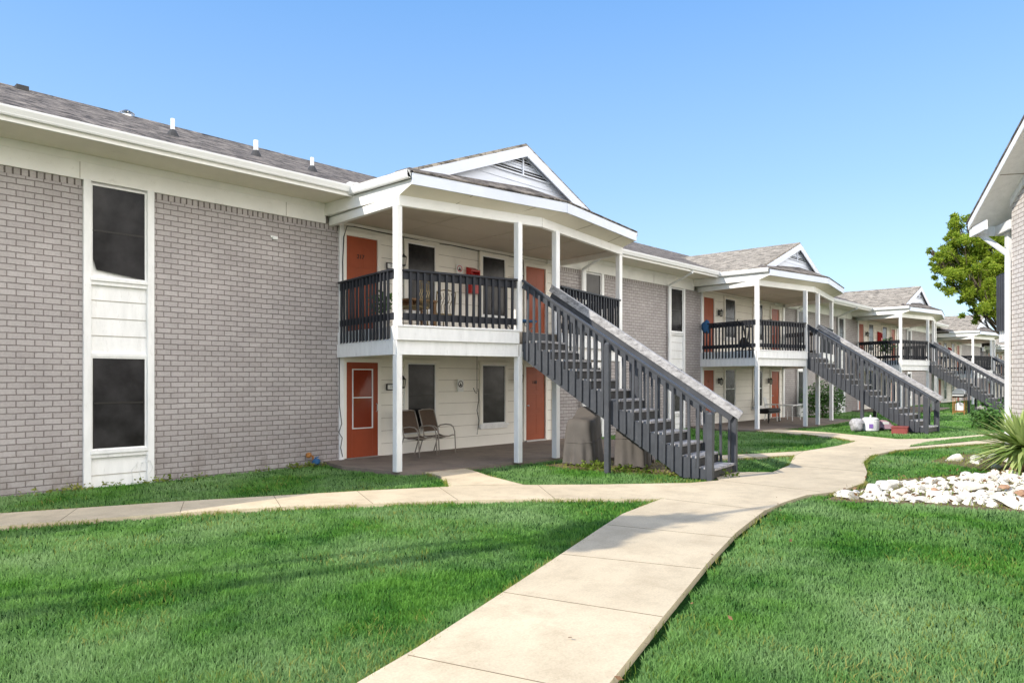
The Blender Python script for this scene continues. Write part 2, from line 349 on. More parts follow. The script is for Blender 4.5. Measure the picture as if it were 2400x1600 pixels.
def door(root, x0, x1, z0, h, y, style='slab', number=None, open_=None):
    b = MB(); c = .09; fy = y - .035
    b.box(x0 - c, x0, fy, y + .04, z0, z0 + h + .004); b.box(x1, x1 + c, fy, y + .04, z0, z0 + h + .004); b.box(x0 - c - .01, x1 + c + .01, fy - .008, y + .04, z0 + h, z0 + h + c)
    fr = b.build('door_frame', M['siding'], root, bev=.004)
    if style == 'slab':
        d = MB(); yd = y + .005; d.box(x0, x1, yd, yd + .04, z0 + .012, z0 + h)
        for (a0, a1, b0, b1) in ((.12, .45, .68, .9), (.55, .88, .68, .9), (.12, .45, .42, .63), (.55, .88, .42, .63), (.12, .45, .08, .36), (.55, .88, .08, .36)):
            d.box(x0 + (x1 - x0) * a0, x0 + (x1 - x0) * a1, yd - .004, yd + .002, z0 + h * b0, z0 + h * b1)
        dd = d.build('door', M['door'], root, bev=.004)
        hd = MB(); hd.lathe((x0 + .07, yd - .05, z0 + .95), [(.012, -.02), (.028, -.015), (.03, 0), (.026, .015), (.01, .02)]); hd.build('handle', M['steel'], dd)
    else:
        yd = y - .03
        d = MB(); d.box(x0, x0 + .14, yd, yd + .035, z0 + .01, z0 + h); d.box(x1 - .14, x1, yd, yd + .035, z0 + .01, z0 + h)
        d.box(x0 + .14, x1 - .14, yd, yd + .035, z0 + h - .14, z0 + h); d.box(x0 + .14, x1 - .14, yd, yd + .035, z0 + .01, z0 + .62)
        dd = d.build('storm_door', M['storm'], root, bev=.004)
        f = MB(); a, e = x0 + .14, x1 - .14; t = .022; zb, zt = z0 + .62, z0 + h - .14; zm = z0 + 1.28
        f.box(a, a + t, yd - .012, yd + .02, zb, zt); f.box(e - t, e, yd - .012, yd + .02, zb, zt)
        for z in (zb, zm, zt - t): f.box(a + t, e - t, yd - .010, yd + .018, z, z + t)
        f.build('window_frame', M['plastic'], dd)
        g = MB(); g.box(a + t, e - t, yd + .008, yd + .012, zb, zt); g.build('pane', M['stormglass'], dd)
        hd = MB(); hd.tube([(x1 - .05, yd - .005, z0 + .98), (x1 - .05, yd - .045, z0 + 1.0), (x1 - .05, yd - .045, z0 + 1.13), (x1 - .05, yd - .005, z0 + 1.15)], .011); hd.build('handle', M['steel'], dd)
    th = MB(); th.box(x0, x1, y - .06, y + .03, z0 - .03, z0 + .01); th.build('threshold', M['steel'], fr)
    if number:
        text_part('door_number', number, .13, ((x0 + x1) / 2 - .03, yd - .008, z0 + h - .42), (R(90), 0, 0), M['dark_metal'], dd)
    return dd
def lantern(x, y, z, label, group=None):
    t = thing('wall_lantern', label, 'wall lamp', (x, y, z), 0, group)
    b = MB(); b.box(-.05, .05, -.03, 0, -.12, .1); b.tube([(0, -.02, .02), (0, -.07, .08), (0, -.11, .06)], .01)
    b.build('bracket', M['dark_metal'], t)
    c = MB(); c.lathe((0, -.11, -.02), [(.012, .14), (.03, .10), (.075, .06), (.078, .045)], 6)
    for k in range(6):
        a = k * math.pi / 3; c.tube([(.07 * math.cos(a), -.11 + .07 * math.sin(a), .03), (.05 * math.cos(a), -.11 + .05 * math.sin(a), -.13)], .006, 4)
    c.lathe((0, -.11, -.15), [(.02, -.02), (.055, .0), (.055, .015)], 6)
    c.build('cage', M['dark_metal'], t)
    g = MB(); g.lathe((0, -.11, -.02), [(.045, -.11), (.062, .045)], 6); g.build('glass_shade', M['lampglass'], t)
    return t

BAL = {}
def railing(root, p, q, zpick0, ztop=3.77, out=1, low=2.85, pitch=.15, skip=()):
    """balcony railing from p to q (x,y); out = +1 when the outside is to the right of p->q"""
    P = Vector((*p, 0)); Q = Vector((*q, 0)); d = (Q - P); L = d.length; d.normalize(); n = Vector((d.y, -d.x, 0)) * out
    b = MB()
    def bm(z, h, w, off): b.beam(P + n * off + Vector((0, 0, z)), Q + n * off + Vector((0, 0, z)), w, h)
    bm(ztop - .02, .04, .11, .01); bm(ztop - .115, .135, .036, 0); bm(low + .05, .13, .036, 0)
    r = b.build('balcony_railing', M['black'], root, bev=.003)
    key = round(zpick0, 2)
    if key not in BAL:
        c = MB(); h = ztop - .045 - zpick0
        c.add([(-.024, -.019, 0), (.024, -.019, 0), (.024, .019, .03), (-.024, .019, .03), (-.024, -.019, h), (.024, -.019, h), (.024, .019, h), (-.024, .019, h)],
              [(0, 3, 2, 1), (4, 5, 6, 7), (0, 1, 5, 4), (1, 2, 6, 5), (2, 3, 7, 6), (3, 0, 4, 7)])
        o = c.build('baluster', M['black'], r, bev=.002); BAL[key] = o; first = o
    else: first = None
    k = int(L / pitch); a0 = (L - (k - 1) * pitch) / 2
    for i in range(k):
        if first is not None: o = first; first = None
        else:
            o = BAL[key].copy(); COL.objects.link(o); o.parent = r
        pos = P + d * (a0 + i * pitch + random.uniform(-.008, .008)) + n * .039
        o.location = (pos.x, pos.y, zpick0); o.rotation_euler = (random.uniform(-.006, .006), random.uniform(-.008, .008), math.atan2(-n.x, n.y) + math.pi)
    return r

def module(root, cw, cf, s, doors=('217', '118'), storm=True, zo=0, bays=None, lantern_labels=None, lod=0):
    """one porch block: wall 7.2 m wide with doors and windows, deck, roof. cw wall centre, cf front centre"""
    z = lambda v: v
    X = lambda r: cw + r * s
    xl, xr = X(-3.45), X(3.8)
    # --- wall siding
    b = MB()
    y = .02
    ops = [(-3.28, -2.46), (-1.62, -.76), (.81, 1.68), (2.48, 3.26)]
    b.box(xl, xr, y + .02, y + .25, -.3, 5.35)
    for (a, c) in ((0, 2.5), (2.7, 5.1)):
        lap_siding(b, xl, xr, y + .005, a, c, .283, .02 + (.0 if a == 0 else 2.72))
    b.build('siding_wall', [M['siding'], M['groove']], root)
    for xa, xb in ((xl - .005, xl + .10), (xr - .16, xr)):
        t = MB(); t.box(xa, xb, -.045, .1, -.02, 5.06); t.build('corner_trim', M['trim'], root, bev=.004)
    # --- doors and windows
    w = .82
    def D(r0, z0, h, st, num): x0 = X(r0); return door(root, x0, x0 + w, z0, h, .0, st, num)
    D(-3.28, .05, 2.02 if not storm else 2.05, 'storm' if storm else 'slab', None if storm else '1')
    D(2.48, .07, 2.0, 'slab', doors[1]); D(-3.28, 2.74, 2.06, 'slab', doors[0]); D(2.48, 2.74, 2.06, 'slab', None)
    for r0, z0 in ((-1.62, .59), (.81, .59), (-1.62, 3.36), (.81, 3.36)):
        x0 = X(r0); window(root, x0, x0 + .86, z0, 2.11 if z0 < 1 else 4.89, .0, .02, .03, casing=.085, light=(lod == 1 and z0 < 1))
    # --- deck
    fx = lambda r: cf + r
    A0, A1, A2, A3, A4, A5 = (xl, .0), (fx(-3.87), -2.44), (fx(-1.30), -3.12), (fx(.02), -3.12), (fx(3.40), -2.44), (xr, .0)
    deck = [A0, A1, A2, A3, A4, A5]
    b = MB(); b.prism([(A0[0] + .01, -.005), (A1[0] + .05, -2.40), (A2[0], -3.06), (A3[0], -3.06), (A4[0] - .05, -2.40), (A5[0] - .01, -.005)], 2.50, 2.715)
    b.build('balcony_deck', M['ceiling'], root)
    b = MB()
    def fascia(p, q, z0, z1, th, off=0):
        P = Vector((*p, 0)); Q = Vector((*q, 0)); n = (Q - P).normalized(); n = Vector((n.y, -n.x, 0)) * off
        b.beam(P + n + Vector((0, 0, (z0 + z1) / 2)), Q + n + Vector((0, 0, (z0 + z1) / 2)), th, z1 - z0)
    fascia(A0, A1, 2.19, 2.46, .10); fascia(A1, A2, 2.19, 2.455, .10); fascia((A2[0] + .05, A2[1]), (A3[0] - .05, A3[1]), 2.19, 2.453, .10); fascia(A3, A4, 2.19, 2.455, .10); fascia(A4, A5, 2.19, 2.46, .10)
    b.build('porch_beam', M['trim'], root, bev=.005)
    b = MB(); fascia(A0, A1, 2.462, 2.72, .06, 0); fascia((A1[0] - .02, A1[1] - .01), A2, 2.457, 2.70, .10, .05); fascia(A3, (A4[0] + .02, A4[1] - .01), 2.457, 2.70, .10, .05); fascia(A4, A5, 2.462, 2.72, .06, 0)
    fascia((A1[0] - .03, A1[1] - .01), A2, 2.702, 2.735, .14, .045); fascia(A3, (A4[0] + .03, A4[1] - .01), 2.702, 2.735, .14, .045)
    b.build('deck_fascia', M['trim'], root, bev=.004)
    # --- posts
    pw = .065
    PP = [(A1[0] + .04, A1[1]), (A2[0] + .06, A2[1] + .02), (A3[0] - .04, A3[1] + .02), (A4[0] - .04, A4[1])]
    for (px, py) in PP:
        b = MB(); b.box(px - pw, px + pw, py - pw, py + pw, .03, 2.192); b.build('porch_post', M['trim'], root, bev=.008)
        b = MB(); b.box(px - pw, px + pw, py - pw, py + pw, 2.70, 4.94); b.build('porch_post', M['trim'], root, bev=.008)
    # --- railings
    railing(root, (A0[0] - .02, -.08), (A1[0] - .03, A1[1] + .02), 2.47, out=1)
    railing(root, (A1[0] + .13, A1[1] - .05), (A2[0] - .02, A2[1] + .0), 2.74, out=1)
    railing(root, (A3[0] + .05, A3[1]), (A4[0] - .12, A4[1] - .05), 2.74, out=1)
    railing(root, (A4[0] + .03, A4[1] + .02), (A5[0] + .02, -.08), 2.47, out=1)
    # --- porch head: beam, ceiling, soffit, fascia, gutter
    B1, B2, B3, B4 = (fx(-3.84), -2.46), (fx(-1.3), -3.08), (fx(.05), -3.08), (fx(3.42), -2.46)
    BM = (fx(-.6), -3.16)
    bl, br = (xl - .20, 0.0), (xr, .0)
    b = MB()
    fascia(bl, B1, 4.93, 5.10, .10); fascia(B1, BM, 4.93, 5.13, .10); fascia(BM, B4, 4.93, 5.13, .10); fascia(B4, br, 4.93, 5.10, .10)
    b.build('porch_beam', M['white'], root, bev=.005)
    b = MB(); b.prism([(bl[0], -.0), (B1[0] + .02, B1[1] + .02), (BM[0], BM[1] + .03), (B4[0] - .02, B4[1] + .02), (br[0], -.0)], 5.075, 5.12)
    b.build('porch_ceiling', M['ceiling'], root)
    G1, G2, G3 = (fx(-3.86), -2.88), (fx(-.20), -3.53), (fx(3.45), -2.88)
    gl, gr = (fx(-3.80), -1.03), (fx(3.42), -1.03)
    b = MB()      # sloping soffit strips
    b.poly([(G1[0], G1[1], 5.25), (B1[0], B1[1], 5.105), (BM[0], BM[1], 5.105), (G2[0], G2[1], 5.25)])
    b.poly([(G2[0], G2[1], 5.25), (BM[0], BM[1], 5.105), (B4[0], B4[1], 5.105), (G3[0], G3[1], 5.25)])
    b.build('soffit', M['soffit'], root)
    b = MB()
    for ga, gb, ba, bb_ in ((G1, G2, B1, BM), (G2, G3, BM, B4)):
        for t_ in (.36, .78):
            p = [ga[0] + (gb[0] - ga[0]) * t_, ga[1] + (gb[1] - ga[1]) * t_, 5.246]; q = [ba[0] + (bb_[0] - ba[0]) * t_, ba[1] + (bb_[1] - ba[1]) * t_, 5.101]
            b.beam(p, q, .009, .004)
    b.build('soffit_seam', M['joint'], root)
    b = MB()
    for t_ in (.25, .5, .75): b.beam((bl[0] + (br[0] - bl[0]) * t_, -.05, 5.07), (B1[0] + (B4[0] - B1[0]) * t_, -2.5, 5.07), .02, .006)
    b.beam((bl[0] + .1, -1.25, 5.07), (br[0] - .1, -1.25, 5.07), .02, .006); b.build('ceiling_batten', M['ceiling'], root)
    b = MB(); fascia(G1, G2, 5.24, 5.45, .035, .018); fascia(G2, G3, 5.24, 5.45, .035, .018)
    b.build('front_fascia', M['gable'], root, bev=.003)
    # side boards (left and right) with a groove between them
    for sgn, g, bb, e in ((-1, G1, B1, bl), (1, G3, B4, br)):
        b = MB(); xo = g[0] - sgn * .03; xi = bb[0] - sgn * .06
        b.extr([(xo, g[1] + .02, 5.25), (xo, g[1] + .02, 5.36), (xo, -.02, 5.36), (xo, -.02, 5.112), (xo, bb[1] + .0, 5.112)], (-.03 * sgn, 0, 0))
        xo2 = xo - sgn * .032
        b.prism([(xo2, -.02), (xo2, bb[1] + .03), (xi, bb[1] + .03), (e[0] - sgn * .03, -.02)] if sgn < 0 else [(xo2, bb[1] + .03), (xo2, -.02), (e[0] - sgn * .03, -.02), (xi, bb[1] + .03)], 5.122, 5.35)
        b.build('side_fascia', M['white'], root, bev=.003)
    for sgn, g in ((-1, G1), (1, G3)):
        b = MB()
        x0 = g[0] - (.10 if sgn < 0 else -.0); x1 = x0 + .10
        prof = [(0, 5.36), (.0, 5.50), (.012, 5.50), (.012, 5.38), (.088, 5.38), (.088, 5.50), (.1, 5.50), (.1, 5.42), (.075, 5.36)]
        pts = [((x0 + .10 - p) if sgn < 0 else x0 + p, g[1] - .0, zz) for p, zz in prof]
        b.extr(pts, (0, -1.0 - g[1] + .0, 0))
        b.box(x0 + .003, x1 - .003, g[1], g[1] + .006, 5.37, 5.49)
        b.build('porch_gutter', M['gutter'], root)
    # --- cross gable roof
    zr = 6.80; gy = -2.47; ry = -2.60
    xm = (G1[0] + G3[0]) / 2 - .22 * s; xl2 = G1[0] - .05; zl = 5.47; sl = (zr - zl) / (xm - xl2); sr = .45
    xk = xm + (zr - 5.63) / sr; xr2 = G3[0] + .05; yb = 3.9; th = .06
    b = MB()
    b.extr([(xl2, ry, zl), (xm, ry, zr), (xm, yb, zr), (xl2, yb, zl)], (0, 0, th))
    b.extr([(xk, ry, 5.63), (xm, ry, zr), (xm, yb, zr), (xk, yb, 5.63)], (0, 0, th))
    b.extr([(xr2, ry, 5.46), (xk, ry, 5.63), (xk, yb, 5.63), (xr2, yb, 5.46)], (0, 0, th - .003))
    b.build('gable_roof', M['shingle_sunlit'], root)
    s0 = MB(); sk = .42
    hL = 5.475; hm = hL + sk * (abs(G2[1]) - 2.45); he = hL + sk * (abs(G1[1]) - 2.45)
    hil = xm - (zr + th - he) / sl; hir = xm + (zr + th - he) / sr
    s0.extr([(G1[0] - .03, G1[1] - .04, hL - .022), (xl2, gy, zl + .04), (hil, gy, he)], (0, 0, .035))
    s0.extr([(G3[0] + .03, G3[1] - .04, hL - .022), (xr2, gy, zl + .04), (hir, gy, he)], (0, 0, .035))
    for (p, q, a, c) in ((G1, G2, (hil, gy, he), (G2[0], gy, hm)), (G2, G3, (G2[0], gy, hm), (hir, gy, he))):
        n = Vector((q[1] - p[1], -(q[0] - p[0]), 0)).normalized() * .05
        if n.y > 0: n = -n
        s0.extr([(p[0], p[1] + n.y, hL - .022), (q[0], q[1] + n.y, hL - .022), c, a], (0, 0, .035))
    s0.build('skirt_roof', M['shingle'], root)
    b = MB(); zz = 5.45
    while zz < zr - .12:
        z1 = min(zz + .285, zr - .1)
        b.add([(xm - (zr - .08 - zz) / sl, gy - .014, zz), (xm + (zr - .08 - zz) / sr, gy - .014, zz), (xm + (zr - .08 - z1) / sr, gy, z1), (xm - (zr - .08 - z1) / sl, gy, z1), (xm - (zr - .08 - zz) / sl, gy + .03, zz), (xm + (zr - .08 - zz) / sr, gy + .03, zz)], [(0, 1, 2, 3), (0, 4, 5, 1)])
        zz = z1
    b.build('gable_siding', M['gable'], root)
    rw = .23
    for sg, S_, zb_ in ((-1, sl, 5.56), (1, sr, 5.66)):
        b = MB()
        b.extr([(xm + sg * (zr - zb_) / S_, ry, zb_ - .004), (xm, ry, zr - .004), (xm, ry, zr - rw), (xm + sg * (zr - rw - zb_) / S_, ry, zb_ - .004)], (0, -.035, 0))
        b.build('rake_board', M['gable'], root, bev=.003)
    lz1 = zr - rw + .04; lz0 = lz1 - .42; lw = (lz1 - lz0) / sl; yo = gy - .02; lwr = (lz1 - lz0) / sr
    lv = MB(); lv.k = 0
    lv.extr([(xm - lw * .98, yo + .012, lz0), (xm + lwr * .98, yo + .012, lz0), (xm, yo + .012, lz1)], (0, .004, 0))
    lv.k = 1
    lv.beam((xm - lw, yo - .012, lz0), (xm, yo - .012, lz1 + .0), .03, .03); lv.beam((xm + lwr, yo - .012, lz0), (xm, yo - .012, lz1 + .0), .03, .03)
    lv.box(xm - lw, xm + lwr, yo - .028, yo + .004, lz0 - .02, lz0 + .012); lv.box(xm - .018, xm + .018, yo - .032, yo, lz0, lz1 - .04)
    n = 7
    for i in range(1, n):
        zc = lz0 + (lz1 - lz0) * i / n; hw = (lz1 - zc) / sl - .02
        lv.extr([(xm - hw, yo - .012, zc - .002), (xm + hw, yo - .012, zc - .002), (xm + hw, yo + .004, zc + .006), (xm - hw, yo + .004, zc + .006)], (0, 0, .016))
    lv.build('louver_vent', [M['dark_metal'], M['gable']], root)
    return dict(A=deck, X=X, stair=((A2[0] + A3[0]) / 2, -3.12), G1=G1, G3=G3, xl=xl, xr=xr, fx=fx)

def eave(root, x0, x1, end0=False, end1=False):
    b = MB(); b.box(x0, x1, -1.0, -.045, 5.365, 5.40); 
    b.build('soffit', M['soffit'], root)
    b = MB(); b.box(x0, x1, -.045, .1, BH, 5.33); b.box(x0, x1, -.058, -.045, 5.24, 5.364)
    x = x0 + 2.3
    b.build('frieze_board', M['white'], root, bev=.002)
    g = MB(); x = x0 + 1.9
    while x < x1: g.box(x, x + .006, -.0485, -.044, BH + .01, 5.235); x += 3.66
    g.build('frieze_seam', M['joint'], root)
    b = MB(); b.box(x0, x1, -1.04, -1.0, 5.33, 5.48); b.build('front_fascia', M['white'], root, bev=.003)
    b = MB()
    prof = [(-1.042, 5.40), (-1.042, 5.53), (-1.05, 5.53), (-1.05, 5.415), (-1.11, 5.415), (-1.128, 5.515), (-1.122, 5.53), (-1.14, 5.53), (-1.14, 5.50), (-1.10, 5.40)]
    b.extr([(x0, a, c) for a, c in prof], (x1 - x0, 0, 0)); b.build('gutter', M['gutter'], root, bev=.002)
def downspout(root, x, side=1, y_top=-1.07, z_top=5.40, dx=.15, zb=.02, x_top=None):
    xt = x - dx if x_top is None else x_top
    pts = [(xt, y_top, z_top), (xt, y_top, z_top - .10), (x, -.10, 4.98), (x, -.085, 4.85), (x, -.085, zb + .1), (x, -.2, zb)]
    b = MB(); b.tube(pts, .042, 8); b.build('downspout', M['gutter'], root)
RS = .39
def rz_(y): return 5.50 + RS * (y + 1.03)
def main_roof(root, x0, x1, yr=4.9):
    b = MB(); zr = rz_(yr)
    b.extr([(x0, -1.10, rz_(-1.10)), (x1, -1.10, rz_(-1.10)), (x1, yr, zr), (x0, yr, zr)], (0, 0, .03))
    b.extr([(x0, yr, zr), (x1, yr, zr), (x1, 2 * yr + 1.1, rz_(-1.10)), (x0, 2 * yr + 1.1, rz_(-1.10))], (0, 0, .03))
    b.build('main_roof', M['shingle'], root)
    r = MB(); r.extr([(x0, yr - .13, zr - .02), (x0, yr, zr + .055), (x0, yr + .13, zr - .02)], (x1 - x0, 0, 0)); r.build('ridge_cap', M['shingle'], root)
    w = MB(); w.box(x0 + .3, x1 - .3, .26, 9.3, -.3, 5.35); w.build('house_body', M['siding'], root)

# ---- long near building
bA = thing('apartment_building', 'long two storey grey painted brick apartment block with three gabled porches and orange doors', 'apartment building')
mods = []
specs = [(12.25, 12.25, 1.0, ('217', '118'), True, 0), (28.2, 27.75, 1.06, (None, None), False, 1), (46.0, 45.1, 1.06, (None, None), False, 1)]
for cw, cf, s, dn, st, lod in specs: mods.append(module(bA, cw, cf, s, dn, st, lod=lod))
m1, m2, m3 = mods
bays = [(4.05, 4.92, True), (17.42, 18.22, False), (22.35, 23.2, False), (33.8, 34.7, False), (39.2, 40.1, False), (52.2, 53.1, False)]
segs = [(-9, m1['xl']), (m1['xr'], m2['xl']), (m2['xr'], m3['xl']), (m3['xr'], 58.5)]
for a, c in segs:
    cur = a
    for x0, x1, ck in bays:
        if a < x0 < c:
            brick_panel(bA, cur, x0 - .115); window_bay(bA, x0, x1, ck); cur = x1 + .115
    brick_panel(bA, cur, c)
ex = -9
for m in mods:
    eave(bA, ex, m['G1'][0] + .06); ex = m['G3'][0] - .06
eave(bA, ex, 58.5)
main_roof(bA, -9.5, 59.0)
downspout(bA, 17.18, dx=0, x_top=17.05); downspout(bA, 22.12, x_top=21.95); downspout(bA, 33.6, x_top=33.3); downspout(bA, 39.05, x_top=38.8); downspout(bA, 52.0, x_top=51.7)
b = MB(); b.box(8.30, 8.42, -1.13, -1.0, 5.44, 5.60); b.box(8.46, 8.52, -1.10, -.98, 5.42, 5.62); b.build('gutter_corner', M['gutter'], bA, bev=.004)
# roof vents
for x, y, h, r in ((7.54 - 1.55, 1.95, .42, .035), (9.4 - 1.95, 1.55, .4, .045), (8.63 - .25, .75, .33, .03)):
    pass
def vent_pipe(x, y, h, r):
    h *= .85; z = rz_(y); b = MB(); b.lathe((x, y, z + .03), [(.13, -.05), (.10, .03), (r + .015, .10), (r + .006, .11)], 14); f = b.build('vent_flashing', M['rubber'], bA, smooth=False)
    b = MB(); b.lathe((x, y, z), [(r, 0), (r, h)], 12); b.build('vent_pipe', M['gutter'], bA)
vent_pipe(6.02, 1.6, .42, .04); vent_pipe(7.75, 1.55, .42, .05); vent_pipe(8.75, .95, .38, .04)
z = rz_(4.9); b = MB()
b.lathe((6.35, 4.95, z), [(.14, -.05), (.14, .05), (.10, .08)], 16)
for k in range(16):
    a = 2 * math.pi * k / 16; b.tube([(6.35 + .10 * math.cos(a), 4.95 + .10 * math.sin(a), z + .03), (6.35 + .17 * math.cos(a + .3), 4.95 + .17 * math.sin(a + .3), z + .09), (6.35 + .07 * math.cos(a + .6), 4.95 + .07 * math.sin(a + .6), z + .15)], .008, 4)
b.lathe((6.35, 4.95, z + .14), [(.09, 0), (.05, .03), (.0, .035)], 12); b.build('turbine_vent', M['steel'], bA)
b = MB(); b.box(4.1, 4.32, 4.6, 4.9, z - .1, z + .02); b.build('roof_vent', M['rubber'], bA)
# cable along porch wall
b = MB(); x0 = m1['xl']
b.tube([(x0 + .07, -.06, 3.2), (x0 + .05, -.06, 4.2), (x0 + .08, -.06, 4.75), (x0 + .16, -.06, 4.98), (x0 + .35, -.05, 5.0), (10.4, -.04, 4.97), (11.4, -.03, 4.96), (12.0, -.03, 4.99), (12.85, -.03, 4.97), (14.2, -.03, 4.98), (14.58, -.05, 4.94), (14.62, -.05, 4.6), (14.62, -.05, 2.8)], .011, 6)
b.tube([(10.5, -.03, 4.95), (10.5, -.03, 2.8)], .007, 5); b.tube([(12.9, -.03, 4.96), (12.9, -.03, 2.8)], .008, 5)
b.tube([(12.86, -.03, 2.4), (12.86, -.03, 1.5), (12.80, -.07, 1.38), (12.74, -.08, 1.42), (12.70, -.06, 1.52)], .007, 5)
b.tube([(12.89, -.04, 1.5), (12.90, -.05, 1.2), (12.84, -.05, .95), (12.92, -.04, .7), (12.89, -.04, .5), (12.84, -.05, .35)], .009, 5)
b.tube([(x0 - .02, -.05, 2.3), (x0 - .03, -.06, 1.2), (x0 + .02, -.07, .8), (x0 - .05, -.07, .62), (x0 + .04, -.06, .5), (x0 + .0, -.06, .3), (x0 + .05, -.06, .1)], .008, 5)
b.build('cable', M['cable'], bA)
b = MB(); b.tube([(4.85, .0, -.05), (4.80, -.02, .15), (4.84, -.03, .32), (4.95, -.07, .35), (5.0, -.07, .22), (4.94, -.07, .12)], .006, 5); b.tube([(4.7, -.01, -.05), (4.68, -.01, .2), (4.78, -.02, .33)], .005, 5); b.build('loose_cable', M['plastic'], bA)

# ---- far building
bB = thing('apartment_building', 'farthest apartment block of the row, its low porch partly behind the second tree', 'apartment building', (0, 0, -.38))
m4 = module(bB, 64.0, 63.0, 1.06, (None, None), False, lod=1)
for a, c in ((59.6, m4['xl']), (m4['xr'], 76.0)): brick_panel(bB, a, c)
eave(bB, 59.3, m4['G1'][0] + .06); eave(bB, m4['G3'][0] - .06, 76.3)
main_roof(bB, 59.2, 76.5); downspout(bB, 59.9, x_top=59.7)
bB['label'] = 'lower apartment block with one gabled porch, past the end of the long grey block'
bD = thing('apartment_building', 'last apartment block at the end of the row, mostly hidden by nearer blocks', 'apartment building', (0, 0, -.7))
m5 = module(bD, 83.0, 82.0, 1.06, (None, None), False, lod=1)
for a, c in ((77.5, m5['xl']), (m5['xr'], 96.0)): brick_panel(bD, a, c)
eave(bD, 77.3, m5['G1'][0] + .06); eave(bD, m5['G3'][0] - .06, 96.3); main_roof(bD, 77.2, 96.5)

# ------------------------------------------------------------------ staircases
SLOPE = .648
def staircase(x, y, rz, label, weath=True, zg=0.0, lod=0):
    t = thing('staircase', label, 'staircase', (x, y, zg), rz, 'outdoor stairs down from the porches')
    W = .56; N = 14; rise = 2.71 / N; run = .30; L = (N - 1) * run + .05
    for k in range(1, N):      # treads, counted from the ground
        yk = -(N - k) * run - .05; zk = rise * k
        b = MB(); b.box(-W + .045, W - .045, yk - .02, yk + run + .01, zk - .042, zk); b.k = 1
        b.box(-W + .045, W - .045, yk + .012, yk + .032, zk - rise + .002, zk - .044)
        b.build('step', [M['worn'], M['tread']], t, bev=.003)
    for sg in (-1, 1):
        pts = []
        for k in range(1, N):
            yk = -(N - k) * run - .05; pts += [(yk, rise * (k - 1)), (yk, rise * k - .046)]
        pts.append((0, rise * (N - 1) - .046)); pts.append((0, rise * (N - 1) - .27 - .10)); pts.append((-L + .55, .0))
        xx = sg * W - .022
        b = MB(); b.extr([(xx, a, c) for a, c in pts], (.044, 0, 0)); b.build('stringer', M['stair'], t)
        # rails: slanted boards
        x0 = sg * (W + .0)
        zt = lambda yy: 3.77 + SLOPE * yy
        r = MB(); up = (0, 0, 1)
        e = -L + .08
        if sg < 0:
            r.beam((x0 + .02, .03, zt(0) - .02), (x0 + .02, e - .12, zt(e - .12) - .02), .10, .036)
            r.beam((x0 + .02, .03, zt(0) - .115), (x0 + .02, e + .1, zt(e + .1) - .115), .034, .12)
            hr = r.build('handrail', M['stair'], t, bev=.003)
        else:
            r.beam((x0 - .035, .03, zt(0) - .06), (x0 - .035, e - .22, zt(e - .22) - .06), .034, .15)
            r.beam((x0 + .03, .03, zt(0) + .005), (x0 + .03, e - .22, zt(e - .22) + .005), .09, .034)
            hr = r.build('handrail', M['worn'] if weath else M['stair'], t, bev=.003)
            r = MB(); r.beam((x0 - .012, .03, zt(0) - .215), (x0 - .012, e - .05, zt(e - .05) - .215), .034, .13)
            r.build('lower_rail', M['stair'], t, bev=.003)
        # balusters
        n = 25; first = None
        for i in range(n):
            yy = -.12 - i * (L - .22) / (n - 1)
            if abs(yy + 1.95) < .05: continue
            if first is None:
                h = 1.5; c = MB(); c.box(-.019, .019, -.023, .023, 0, h); first = c.build('baluster', M['stair'], t, bev=.002); o = first
            else: o = first.copy(); COL.objects.link(o); o.parent = t
            zb = 2.71 - rise + SLOPE * yy - .20 - .05
            o.location = (x0 + sg * .043 - (.02 if sg > 0 else 0), yy, max(zt(yy) - 1.56 + random.uniform(-.03, .03), .02))
            hgt = zt(yy) - .06 - o.location.z - (.12 if sg > 0 else .02)
            o.scale = (1, 1, hgt / 1.5); o.rotation_euler = (random.uniform(-.012, .012), random.uniform(-.01, .01), 0)
        # posts
        for yy, ext in ((-1.95, -.03), (-L + .02, .0)):
            p = MB(); zt_ = zt(yy) - .06 + ext; w = .05
            px = x0 + sg * .075
            p.box(px - w, px + w, yy - w, yy + w, -.03, zt_ - .03)
            p.add([(px - w, yy - w, zt_ - .03), (px + w, yy - w, zt_ - .03), (px + w, yy + w, zt_ - .03), (px - w, yy + w, zt_ - .03), (px - w * .5, yy - w * .5, zt_ + .01), (px + w * .5, yy - w * .5, zt_ + .01), (px + w * .5, yy + w * .5, zt_ + .01), (px - w * .5, yy + w * .5, zt_ + .01)],
                  [(4, 5, 6, 7), (0, 1, 5, 4), (1, 2, 6, 5), (2, 3, 7, 6), (3, 0, 4, 7)])
            p.build('stair_post', M['stair'], t, bev=.006)
    # hanger board at the deck
    b = MB(); b.box(-W, W, .0, .035, 2.30, 2.70); b.build('hanger_board', M['stair'], t)
    return t
s1 = staircase(m1['stair'][0], -3.14, R(7.5), 'charcoal stair with peeling handrail, leading down from the nearest porch')
s2 = staircase(m2['stair'][0], -3.14, R(-2), 'charcoal stair down from the middle porch, with a cooler and bags underneath')
s3 = staircase(m3['stair'][0], -3.14, R(-4), 'charcoal stair down from the third porch, ending behind the pale brick building', lod=1)
s4 = staircase(m4['stair'][0], -3.14, R(-4), 'farthest charcoal stair, in front of the lower apartment block', zg=-.38, lod=1)

